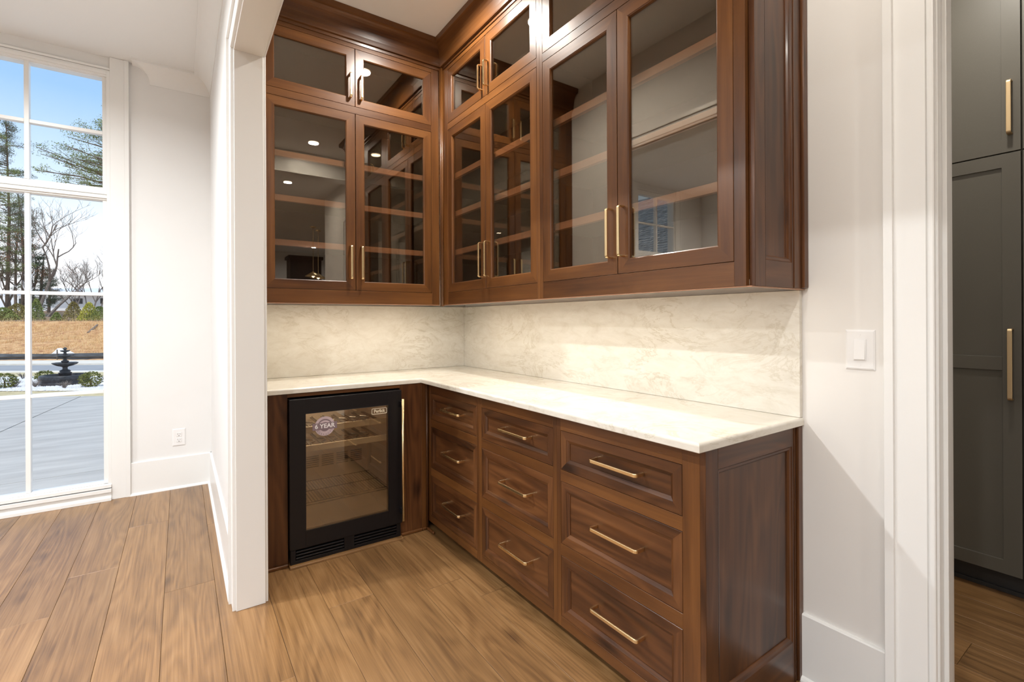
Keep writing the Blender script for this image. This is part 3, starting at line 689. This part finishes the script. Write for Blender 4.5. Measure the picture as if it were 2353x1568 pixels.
# ------------------------------------------------------------------ grey pantry cabinets in the hall
def tall(y0, y1, label, hs):
    r_ = empty('tall_cabinet', (1.33, y0, 0), -math.pi/2); tag(r_, label, 'cabinet'); w = y0-y1
    B('carcass', 'grey', [((.0, .021, .11), (w, .60, 3.26))], r_); B('toe_kick', 'greydark', [((0, .07, 0), (w, .09, .109)), ((0, .055, 0), (w, .0695, .02))], r_)
    P = [(0, .020), (0, .001), (.001, 0), (.064, 0), (.0645, .001), (.0650, .009)]
    for z0, z1, hz, hl, mid in ((.112, 2.116, 1.1145, .331, True), (2.122, 3.25, 2.3275, .247, False)):
        b = MB(); g = .0015
        if mid:
            b.ring(g, w-g, z0, z1, P[:5]); zA, zB = 1.083, 1.148
            for a_, c_ in ((z0+.064, zA), (zB, z1-.064)): b.ring(.0645+g, w-g-.0645, a_+.0005, c_, [(0, .001), (.001, .0095)], fill='z')
            b.box((.0645+g, .0, zA), (w-g-.0645, .02, zB), .0008)
        else: b.ring(g, w-g, z0, z1, P, fill='z')
        d = b.build('door', 'grey', r_); hx = w-.036 if hs > 0 else .036
        handle(d, hl, (hx, 0, hz), True, 'brass2', w=.018)
    return r_
tall(-2.31, -2.930, 'dark grey tall cabinet with champagne handles beside the door casing in the far hall', 1)
tall(-2.9325, -3.55, 'dark grey tall cabinet at the right edge of the picture, door seam showing', -1)

# ------------------------------------------------------------------ switch and outlet
sw = empty('light_switch', (0, -2.750, 1.2285), -math.pi/2); tag(sw, 'white rocker light switch on the wall right of the worktop', 'light switch')
def plate(root, w, h, th=.006):
    b = MB(); b.ring(-w/2, w/2, -h/2, h/2, [(0, 0), (.001, -th*.6), (.006, -th), (.007, -th)], fill='z'); return b.build('cover_plate', 'plastic', root)
plate(sw, .087, .136)
B('rocker_frame', 'plastic', [((-.0185, -.0078, -.036), (.0185, -.0062, .036))], sw)
b = MB(); vs = [(-.0155, -.0079, -.033), (.0155, -.0079, -.033), (.0155, -.0079, .033), (-.0155, -.0079, .033), (-.0155, -.0135, -.032), (.0155, -.0135, -.032), (.0155, -.0085, .032), (-.0155, -.0085, .032)]
b.v = vs
for f in ((0, 1, 5, 4), (1, 2, 6, 5), (2, 3, 7, 6), (3, 0, 4, 7), (4, 5, 6, 7)): b.face(f)
b.build('rocker', 'plastic', sw)
for z in (.051, -.051): b = MB(); b.tube([(0, -.0062, z), (0, -.0074, z)], .0032, 12); b.build('screw', 'plastic', sw)
ot = empty('wall_outlet', (-1.9135, 1.285, .407)); tag(ot, 'white duplex power outlet low on the foyer wall right of the window', 'outlet')
plate(ot, .086, .136)
for z in (.022, -.022):
    rc = B('receptacle', 'plastic', [((-.017, -.0085, z-.0165), (.017, -.0062, z+.0165))], ot, .002)
    B('slots', 'hole', [((-.0085, -.0090, z-.001), (-.0065, -.0084, z+.010)), ((.0065, -.0090, z-.001), (.0085, -.0084, z+.008)), ((-.0025, -.0090, z-.012), (.0025, -.0084, z-.007))], rc, 0)

# ------------------------------------------------------------------ lamps
def can(x, y, z, p, label, col=WARM, grp=None, spread=165):
    r_ = empty('recessed_light', (x, y, z)); tag(r_, label, 'ceiling light', grp)
    b = MB(); b.lathe([(.052, -.0015), (.056, -.004), (.078, -.005), (.085, -.0005)], n=40); b.build('trim_ring', 'trim', r_, True)
    b = MB(); b.lathe([(.0005, -.0022), (.052, -.0020)], n=40); b.build('lens', 'lamp', r_)
    area('downlight', (x, y, z-.012), (0, 0, 0), .10, .10, p, col, 'DISK', spread)
can(-.72, -.95, CE, 31, 'round recessed ceiling light nearest the inside corner of the pantry')
can(-.70, -2.74, CE, 11, 'round recessed ceiling light in the pantry near the header beam')
can(-.66, -4.50, CE, 16, 'round recessed ceiling light behind the header beam')
can(.85, -7.6, CE, 30, 'round recessed ceiling light near the kitchen pendants', NEUT)
can(1.0, -10.6, CE, 30, 'round recessed ceiling light in front of the dark kitchen cabinet', NEUT)
can(.75, -2.9, CE, 19, 'round recessed ceiling light in front of the grey tall cabinets')
for x, y, t_ in ((-3.0, -.6, 'nearest the front window'), (-4.8, -.6, 'in the front left corner of the foyer'), (-3.0, -3.4, 'left of the camera'), (-4.8, -3.4, 'in the middle of the foyer'), (-3.0, -6.4, 'behind the camera'), (-4.8, -6.4, 'at the back left of the foyer')):
    can(x, y, FZ, {-.6: 72, -3.4: 46, -6.4: 66}[y], 'added unseen round recessed ceiling light '+t_, NEUT, spread=162)  # foyer downlights are out of view, added to brighten the room
# under-cabinet LED strips
def led(a_, b_, p, label):
    o = B('led_strip', 'led', [(a_, b_)], c=.0005); tag(o, label, 'light strip')
    c = [(a_[i]+b_[i])/2 for i in range(3)]; area('strip_light', (c[0], c[1], min(a_[2], b_[2])-.004), (0, 0, 0), abs(a_[0]-b_[0]), abs(a_[1]-b_[1]), p, (1, .90, .74))
led((-1.50, -.29, 1.456), (-.45, -.278, 1.4665), 2.1, 'warm light strip under the wall cabinet above the wine fridge')
led((-.322, -2.50, 1.456), (-.310, -.40, 1.4665), 3.8, 'warm light strip under the long run of wall cabinets')
pk = MB(); pk.lathe([(.0005, -.012), (.030, -.010), (.034, 0)], (0, 0, 0), 24); pk = pk.build('puck_sensor', 'black2', None, True, (-.335, -1.24, 1.4665)); tag(pk, 'small round black sensor under the wall cabinets', 'sensor')
# unseen warm light added to brighten the inside of the wine fridge
area('fridge_fill_light', (-1.2, -.30, .855), (0, 0, 0), .35, .03, 3.0, (1, .80, .55))

# kitchen things seen only in reflections
kc = empty('kitchen_cabinet', (.36, -10.2, 0)); tag(kc, 'tall dark kitchen cabinet far behind, mirrored in the cabinet glass', 'cabinet')
B('body', 'darkwood', [((0, -.5, 0), (.74, 0, 2.9))], kc); B('cornice', 'darkwood', [((-.04, -.54, 2.9), (.78, .04, 2.98))], kc)
for x in (.38, .56):
    p_ = empty('pendant_lamp', (x-.02, -7.7-(x-.38)*2, CE)); tag(p_, 'slim brass pendant lamp mirrored in the cabinet glass, '+('left' if x < .5 else 'right')+' of two', 'pendant lamp', 'kitchen pendants')
    b = MB(); b.lathe([(0.0005, -.02), (.06, -.018), (.06, 0)], n=20); b.build('ceiling_cap', 'brass', p_, True)
    b = MB(); b.tube([(0, 0, -.02), (0, 0, -.95)], .006, 8); b.build('rod', 'brass', p_)
    b = MB(); b.lathe([(.02, -.93), (.05, -.95), (.16, -1.02), (.155, -1.03)], n=24); b.build('shade', 'brass', p_, True)
    b = MB(); b.lathe([(.0005, -1.0), (.035, -1.02), (.0005, -1.055)], n=16); b.build('bulb', 'lamp', p_, True)

# ------------------------------------------------------------------ outdoors (street frame: lateral a along RV, distance d along FV)
GZ = -.60
def wp(a_, d, z=0): q = CAM+RV*a_+FV*d; return Vector((q.x, q.y, z))
def lat(u, d): return d*(u-1176.5)/1102.6
def strip(name, m, d0, d1, z0, z1, label=None, a0=-60, a1=6, th=.12, n=1, wob=0):
    b = MB(); cols = 48 if (n > 1 or wob) else 1
    g = []
    for i in range(n+1):
        row = []
        for j in range(cols+1):
            d = d0+(d1-d0)*i/n; z = z0+(z1-z0)*i/n; z += R.uniform(-wob, wob) if 0 < i < n else 0
            p = wp(a0+(a1-a0)*j/cols, d, z); row.append(len(b.v)); b.v.append(tuple(p))
        g.append(row)
    for i in range(n):
        for j in range(cols): b.face([g[i][j], g[i][j+1], g[i+1][j+1], g[i+1][j]])
    p = [wp(a0, d0, z0-th), wp(a1, d0, z0-th), wp(a1, d0, z0), wp(a0, d0, z0)]; b.quad(*p)
    return struct(b.build(name, m))
b = MB(); b.quad((-90, -90, -.72), (90, -90, -.72), (90, 14, -.72), (-90, 14, -.72)); struct(b.build('ground', 'lawn'))
# driveway slabs with open joints
q_ = MB(); q_.quad(wp(-25, 0, GZ-.03), wp(3, 0, GZ-.03), wp(3, 12.6, GZ-.03), wp(-25, 12.6, GZ-.03)); dv = struct(q_.build('driveway', 'curb'))
b = MB()
def slab(P):
    b = MB(); c = [tuple(p) for p in P]; n = len(c); cx = sum(p[0] for p in c)/n; cy = sum(p[1] for p in c)/n
    q = [(p[0]+(cx-p[0])/math.hypot(cx-p[0], cy-p[1])*.016, p[1]+(cy-p[1])/math.hypot(cx-p[0], cy-p[1])*.016) for p in c]
    top = [(x, y, GZ) for x, y in q]; bot = [(x, y, GZ-.028) for x, y in q]; b.v = top+bot
    b.face(list(range(n)))
    for i in range(n): j = (i+1) % n; b.face([i, i+n, j+n, j])
    return b.build('concrete_slab', 'concrete', dv)
def g2(a_, d): q = wp(a_, d); return (q.x, q.y)
I_ = g2(-7.12, 4.92); Bf = g2(-11.27, 12.55); Ar = g2(2, 12.1)
slab([I_, Ar, g2(2, 12.55), Bf]); slab([I_, Bf, g2(-22, 12.55), g2(-22, 2), g2(-10.8, 2)]); slab([g2(-10.8, 2), g2(-8, .2), g2(4, 9.6), Ar, I_])
strip('lawn', 'lawn', 12.55, 13.5, GZ-.01, GZ, th=.3)
strip('gravel_bed', 'stone', 13.5, 16.9, GZ-.01, GZ-.01)
strip('lawn', 'lawn', 16.9, 18.4, GZ, GZ)
strip('curb', 'curb', 18.4, 19.0, GZ+.02, GZ+.02)
strip('road', 'road', 19.0, 22.2, GZ-.05, GZ-.05)
strip('curb', 'curb', 22.2, 24.2, GZ+.02, GZ+.02)
strip('bank', 'bank', 24.2, 33, GZ+.03, 1.40, n=12, wob=.10)
strip('terrace', 'soil', 33, 75, 1.40, 3.3, n=10, wob=.12)
# white stones
b = MB()
def pebble(b, c, r):
    i0 = len(b.v); V = [(1, 0, 0), (-1, 0, 0), (0, 1, 0), (0, -1, 0), (0, 0, .8), (0, 0, -.5)]; a_ = R.random()*6.3; ca, sa = math.cos(a_), math.sin(a_)
    for x, y, z in V:
        k = r*R.uniform(.7, 1.2); b.v.append((c.x+(x*ca-y*sa)*k, c.y+(x*sa+y*ca)*k, c.z+z*k*.8))
    for f in ((0, 2, 4), (2, 1, 4), (1, 3, 4), (3, 0, 4), (2, 0, 5), (1, 2, 5), (3, 1, 5), (0, 3, 5)): b.face([i0+k for k in f])
for _ in range(9000): d = R.uniform(13.45, 16.9); pebble(b, wp(R.uniform(-1.12, -.80)*d, d, GZ+.015), R.uniform(.02, .05))
tag(b.build('white_stones', 'stone'), 'bed of white stones around the dark garden fountain', 'stones', kind='stuff')
# dry grass blades on bank
b = MB()
for _ in range(16000):
    d = R.uniform(24.6, 33); z = GZ+.03+(d-24.2)/8.8*(1.40-GZ-.03); p = wp(R.uniform(-1.15, -.80)*d, d, z-.05); h = R.uniform(.15, .42) if R.random() < .25 else R.uniform(.06, .2); a_ = R.random()*6.28; w_ = R.uniform(.006, .014)
    tx, ty = R.gauss(0, .12), R.gauss(0, .12)
    b.tri(p+Vector((math.cos(a_)*w_, math.sin(a_)*w_, 0)), p-Vector((math.cos(a_)*w_, math.sin(a_)*w_, 0)), p+Vector((tx, ty, h)))
tag(b.build('dry_grass', 'blade'), 'tall dry yellow grass growing on the bank across the street', 'grass', kind='stuff')
# leafy things
def leaves(b, c, rad, n, sz, m, flat=1.0, squash=(1, 1, 1)):
    for _ in range(n):
        v = Vector((R.gauss(0, 1), R.gauss(0, 1), R.gauss(0, 1))); v.normalize(); v *= R.random()**.4
        p = c+Vector((v.x*rad*squash[0], v.y*rad*squash[1], v.z*rad*squash[2])); q = [p+Vector((R.uniform(-1, 1), R.uniform(-1, 1), R.uniform(-1, 1)*flat))*sz for _ in range(3)]
        b.tri(*q, m)
def bush(u, w, d, wd, h, m, label, cat='bush', cone=0, grp=None, base=None):
    z = GZ if base is None else base
    c = wp(lat(u, d), d, z); r_ = empty('clipped_bush' if not cone else 'evergreen_shrub', c); tag(r_, label, cat, grp)
    b = MB(); n = int(500+900*wd*h)
    for _ in range(n):
        t_ = R.random(); rr = (wd/2)*(math.sqrt(max(0, 1-(2*t_-1)**2*.9)) if not cone else (1-t_)**.7+.05); a_ = R.random()*6.28; k = R.uniform(.75, 1.05)
        p = Vector((math.cos(a_)*rr*k, math.sin(a_)*rr*k, .03+t_*h)); s_ = .028+.02*wd if not cone else .06
        b.tri(p+Vector([R.uniform(-s_, s_) for _ in range(3)]), p+Vector([R.uniform(-s_, s_) for _ in range(3)]), p+Vector([R.uniform(-s_, s_) for _ in range(3)]))
    b.build('foliage', m, r_); b = MB(); b.tube([(0, 0, -.05), (0, 0, h*.6)], .02, 6); b.build('stem', 'bark', r_)
bush(10, 888, 14.05, .56, .40, 'box', 'rounded green bush at the left edge of the window, in the white stones')
bush(102, 873, 15.6, .50, .32, 'box', 'rounded green bush just behind and left of the fountain')
bush(208, 885, 14.2, .54, .42, 'box', 'rounded green bush just right of the fountain')
def twig(u, d, h, label):
    c = wp(lat(u, d), d, GZ); b = MB()
    for _ in range(45):
        a_ = R.random()*6.28; t_ = R.uniform(.3, 1.1); b.tube([(0, 0, 0), (math.cos(a_)*h*t_*.4, math.sin(a_)*h*t_*.4, h*.55), (math.cos(a_)*h*t_*.75, math.sin(a_)*h*t_*.75, h*R.uniform(.6, 1))], .0035, 3, cap=False)
    o = b.build('twiggy_shrub', 'bark2', loc=c); tag(o, label, 'shrub')
twig(147, 13.9, .24, 'small bare twiggy shrub in front of the fountain basin'); twig(80, 14.2, .24, 'small bare twiggy shrub left of the fountain in the stones')
twig(34, 14.2, .22, 'small bare twiggy shrub beside the leftmost green bush'); twig(52, 16.3, .24, 'small bare twiggy shrub at the back edge of the stones, behind the window bar'); twig(243, 15.4, .26, 'small bare twiggy shrub at the right edge of the window')
# fountain
fc = wp(lat(149, 14.95), 14.95, GZ); ft = empty('garden_fountain', fc); tag(ft, 'dark three-tier garden fountain standing in the white stones', 'fountain')
b = MB(); b.lathe([(.50, 0), (.60, .0), (.62, .04), (.60, .09), (.575, .12), (.60, .16), (.63, .20), (.60, .235), (.605, .27), (.59, .30), (.53, .305), (.51, .28), (.50, .10), (.001, .09)], n=48); b.build('basin', 'cast', ft, True)
b = MB(); b.lathe([(.15, .09), (.15, .34), (.17, .36), (.12, .39), (.14, .42), (.11, .45), (.065, .47), (.06, .53), (.09, .55)], n=28); b.build('pedestal', 'cast', ft, True)
b = MB(); b.lathe([(.08, .55), (.18, .58), (.27, .63), (.30, .67), (.285, .68), (.20, .65), (.06, .63)], n=48, wav=.07, wn=10); b.build('lower_bowl', 'cast', ft, True)
b = MB(); b.lathe([(.05, .63), (.09, .70), (.095, .73), (.05, .75), (.045, .80), (.06, .82)], n=24); b.build('stem', 'cast', ft, True)
b = MB(); b.lathe([(.05, .82), (.12, .84), (.18, .88), (.195, .905), (.18, .91), (.05, .87)], n=40, wav=.07, wn=10); b.build('middle_bowl', 'cast', ft, True)
b = MB(); b.lathe([(.045, .87), (.065, .94), (.035, .97), (.035, 1.0)], n=20); b.build('stem', 'cast', ft, True)
b = MB(); b.lathe([(.03, 1.0), (.09, 1.02), (.12, 1.05), (.105, 1.06), (.03, 1.04)], n=32, wav=.06, wn=8); b.build('upper_bowl', 'cast', ft, True)
b = MB(); b.lathe([(.03, 1.04), (.03, 1.08), (.05, 1.10), (.045, 1.13), (.02, 1.15), (.001, 1.155)], n=16); b.build('finial', 'cast', ft, True)
# silt fence
sf = empty('silt_fence', wp(0, 24.3, GZ)); sf.rotation_euler.z = -YAW; tag(sf, 'low black cloth silt fence along the far side of the street', 'fence')
b = MB(); n = 90; prev = None
for i in range(n+1):
    x = -42+i*.6; o1 = .04*math.sin(i*.9); row = [(x, o1, .0), (x, .05+o1*.5, .12), (x, -.03+o1, .2), (x, .04, .36+.025*math.sin(i*.37))]
    if prev:
        for k in range(3): b.quad(prev[k], row[k], row[k+1], prev[k+1])
    prev = row
b.build('cloth', 'silt', sf)
for i in range(12): q = MB(); x = -42+i*3.1+.4; q.box((x-.02, -.06, 0), (x+.02, -.03, .42 if i % 3 else .55), .002); q.build('stake', 'bark', sf)
b = MB(); c = wp(lat(142, 25.2), 25.2, GZ+.15)
pr_ = []
for k in range(14):
    t_ = k/13; pr_.append((-.75+1.5*t_, .10+.34*math.exp(-((t_-.42)*6)**2)+.16*math.exp(-((t_-.75)*7)**2)))
for k in range(13):
    for s_ in (-.25, .25):
        b.quad((pr_[k][0], s_*1.4, 0), (pr_[k+1][0], s_*1.4, 0), (pr_[k+1][0], s_*.2, pr_[k+1][1]), (pr_[k][0], s_*.2, pr_[k][1]))
    b.quad((pr_[k][0], -.05, pr_[k][1]), (pr_[k+1][0], -.05, pr_[k+1][1]), (pr_[k+1][0], .05, pr_[k+1][1]), (pr_[k][0], .05, pr_[k][1]))
o = b.build('crumpled_sheet', 'wsheet', loc=c); o.rotation_euler.z = -YAW; tag(o, 'crumpled white sheet lying behind the silt fence', 'sheet')
b = MB(); b.tube([wp(lat(202, 29.6), 29.6, .66), wp(lat(224, 31.6), 31.6, 1.16)], [.07, .05], 8); tag(b.build('fallen_log', 'bark2'), 'pale fallen log lying on the dry bank', 'log')
# terrace shrubs
for u, d, wd, h, mm, lb in ((8, 34.5, 2.0, .95, 'shrubg', 'bright green shrub at the left edge on top of the bank'), (40, 35.4, 2.3, 1.25, 'shrubo', 'olive shrub on the bank left of the window bar'), (84, 34.8, 1.0, 1.6, 'shrubg', 'narrow green evergreen on the bank right of the window bar'),
                            (130, 34.6, .7, .6, 'shrubg', 'tiny green shrub in the middle of the bank top'), (169, 34.6, 1.3, 1.35, 'shrubo', 'olive conical evergreen on the bank above the fountain'), (205, 34.5, 1.3, 1.3, 'shruby', 'yellow-green shrub on the bank right of the fountain'),
                            (229, 34.9, 1.9, 1.0, 'shrubg', 'broad pale green shrub at the right edge of the window')):
    bush(u, 0, d, wd, h, mm, lb, 'shrub', 1 if wd < 1.6 else .6, base=1.42)
# building
bd = empty('white_building', wp(lat(150, 62), 62, 2.4)); bd.rotation_euler.z = -YAW; tag(bd, 'long low white building behind the trees across the street', 'building')
B('wall', 'bwhite', [((-9, 0, .4), (14, 8, 2.5))], bd, c=0); B('plinth', 'soil', [((-9, .01, -.6), (14, 8, .4))], bd, c=0)
b = MB(); b.v = [(-9.6, -.8, 2.4), (14.6, -.8, 2.4), (14.6, 4, 3.6), (-6.5, 4, 3.6), (-9.6, 8.8, 2.4), (14.6, 8.8, 2.4)]
for f in ((0, 1, 2, 3), (3, 2, 5, 4), (0, 3, 4)): b.face(f)
b.build('roof', 'broof', bd)
for x in (-6, -2.5, 1, 4.5): w_ = B('window', 'bwhite', [((x, -.05, 1.2), (x+1.4, -.005, 2.1))], bd, c=0); B('pane', 'hole', [((x+.1, -.08, 1.3), (x+1.3, -.052, 2.0))], w_, c=0)
# trees
def branchy(b, p, dirv, L, r, depth, tips, m, up=.12, kids=(2, 3), shrink=.72, spread=.6):
    pts = [p]; d = dirv.normalized(); q = p.copy(); n = 4 if depth > 2 else 3
    for i in range(n):
        d = (d+Vector((R.gauss(0, .13), R.gauss(0, .13), R.gauss(0, .09)+up*.3))).normalized(); q = q+d*L/n; pts.append(q.copy())
    b.tube(pts, [r*(1-.45*i/n) for i in range(n+1)], 5 if r > .04 else 3, m, cap=False)
    if depth == 0: tips.append(q); return
    for _ in range(R.randint(*kids)):
        k = R.randint(max(1, n-2), n); nd = (d+Vector((R.gauss(0, spread), R.gauss(0, spread), R.gauss(0, spread*.5)+up))).normalized()
        branchy(b, pts[k], nd, L*shrink*R.uniform(.8, 1.1), r*.6, depth-1, tips, m, up, kids, shrink, spread)
def bare(u, d, base, h, label, lean=0, r=.13, m='bark2', leaf=None, depth=6, name='bare_tree'):
    c = wp(lat(u, d), d, base); o = empty(name, c); tag(o, label, 'tree'); b = MB(); tips = []
    branchy(b, Vector((0, 0, -.1)), Vector((lean*RV.x, lean*RV.y, 1)), h*.34, r, depth, tips, None, up=.22, kids=(2, 3), shrink=.74, spread=.5)
    b.build('branches', m, o)
    if leaf:
        b = MB()
        for t_ in tips: leaves(b, t_, .35, (2 if name == 'thicket_tree' else 9), .05, None)
        b.build('leaves', leaf, o)
def pine(u, d, base, h, label, first=.35, wid=.22, m='needle', dens=1.0, toward=None, rt=.16):
    c = wp(lat(u, d), d, base); o = empty('pine_tree', c); tag(o, label, 'tree'); b = MB(); lf = MB()
    b.tube([(0, 0, -.2), (R.gauss(0, .15), R.gauss(0, .15), h*.5), (R.gauss(0, .2), R.gauss(0, .2), h)], [rt, rt*.7, rt*.2], 7, cap=False)
    n = int(38*dens)
    for i in range(n):
        t_ = first+(1-first)*(i/n)**.9; z = h*t_; L = h*wid*(1-(t_-first)/(1-first)*.75)*R.uniform(.55, 1.15); a_ = R.random()*6.28
        if toward is not None and R.random() < .75: a_ = toward+R.gauss(0, .55)
        dv_ = Vector((math.cos(a_), math.sin(a_), R.uniform(.05, .45))); p0 = Vector((0, 0, z)); p1 = p0+dv_*L*.5+Vector((R.gauss(0, .12), R.gauss(0, .12), R.uniform(-.05, .12)))*L*.6; p2 = p0+dv_*L+Vector((0, 0, -.03*L))
        b.tube([p0, p1, p2], [rt*.28, rt*.16, rt*.06], 4, cap=False)
        for k in range(int(4+L*1.6)):
            f = R.uniform(.35, 1.05); s_ = R.uniform(-.34, .34)*L; pp = p0+dv_*L*f+Vector((-dv_.y, dv_.x, 0))*s_*f+Vector((0, 0, R.uniform(-.1, .25)))
            b.tube([p0+dv_*L*f*.8, pp], [.015, .008], 3, cap=False)
            leaves(lf, pp, R.uniform(.22, .5), 70, .048, None, squash=(1.3, 1.3, .6))
    b.build('trunk', 'bark', o); lf.build('needles', m, o)
pine(16, 44, 1.9, 18.2, 'tall dark green pine at the left edge of the window', .42, .14, 'needle2', 1.3)
pine(52, 48, 2.0, 12.6, 'mid-height pine crown just left of the window bar', .3, .16, 'needle2', 1.1)
pine(-14, 40, 1.8, 15.5, 'pine whose foliage enters the window from the left edge', .2, .17, 'needle', 1.2)
pine(36, 60, 2.6, 13.5, 'dark pine in the thicket behind the rust coloured trees', .15, .17, 'needle2', 1.2)
pine(318, 32, 1.4, 13.6, 'large pine reaching its long branches in from the right', .58, .42, 'needle', 1.5, toward=math.pi-YAW+.0, rt=.25)
pine(92, 50, 2.1, 6.4, 'dark conifer behind the leaning bare tree', .05, .30, 'needle2', 1.0)
pine(112, 56, 2.4, 5.0, 'short dark conifer left of the white building', .05, .34, 'needle2', .8)
bare(90, 38, 1.6, 12.5, 'tall bare grey tree right of the window bar', 0, .14)
bare(108, 40, 1.7, 8.6, 'leaning bare tree curving right over the white building', .55, .13)
for i, (u, h_, ln) in enumerate(((160, 5.6, .1), (178, 6.6, -.1), (196, 6.8, .1), (212, 8.0, .1), (228, 7.4, -.05), (243, 9.5, 0))):
    bare(u, 44+i % 3*4, 1.9+.2*(i % 3), h_, ['slim bare tree over the left end of the white roof', 'bare tree with a few rust leaves above the fountain', 'bare tree in the middle of the right thicket', 'tall slim bare tree right of the rust leaved one', 'bare tree second from the right edge of the window', 'tallest bare tree at the right edge of the window'][i], ln, .075, 'bark2', 'rust' if i in (1,) else None, 6, 'thicket_tree')
for i, (u, h_) in enumerate(((4, 8.5), (26, 9.5), (44, 8.0))):
    bare(u, 41+i*2, 1.8, h_, ['bare tree holding rust leaves at the far left', 'tallest tree holding rust leaves left of the window bar', 'tree holding rust leaves close to the window bar'][i], .05, .10, 'bark', 'rust', 5)
bare(70, 52, 2.2, 17, 'thin high bare tree whose twigs rise behind the window bar', 0, .12, 'bark2', None, 6)
bare(58, 36.5, 1.5, 6, 'pale slender birch-like bare tree behind the left pane', .02, .05, 'bwhite', None, 4)
bare(20, 37, 1.5, 7, 'bare brown tree low in the left thicket', -.1, .08, 'bark', None, 5)
# garage wing of the house, mirrored in the glass of the right wall cabinets
gw = empty('garage_wing', (-8.6, 1.5, -.6)); tag(gw, 'white house wing with a grey shingled roof, mirrored in the cabinet glass', 'building')
B('wall', 'bwhite', [((-6, 0, 0), (0, 9, 3.35))], gw, c=0)
B('fascia', 'fascia', [((.30, -.3, 3.22), (.36, 9.3, 3.46)), ((.0, -.3, 3.22), (.30, 9.3, 3.25))], gw, c=0)
b = MB(); sl = .62
for i in range(34):
    for j in range(46):
        x = .36-i*.14; y = -.3+j*.21+(.105 if i % 2 else 0); z = 3.46+i*.14*sl+R.uniform(0, .012)
        b.quad((x, y+.004, z), (x, y+.203, z), (x-.17, y+.203, z+.17*sl-.02), (x-.17, y+.004, z+.17*sl-.02)); b.quad((x, y+.004, z-.02), (x, y+.203, z-.02), (x, y+.203, z), (x, y+.004, z))
o = b.build('shingles', 'shingle', gw); o['kind'] = 'stuff'
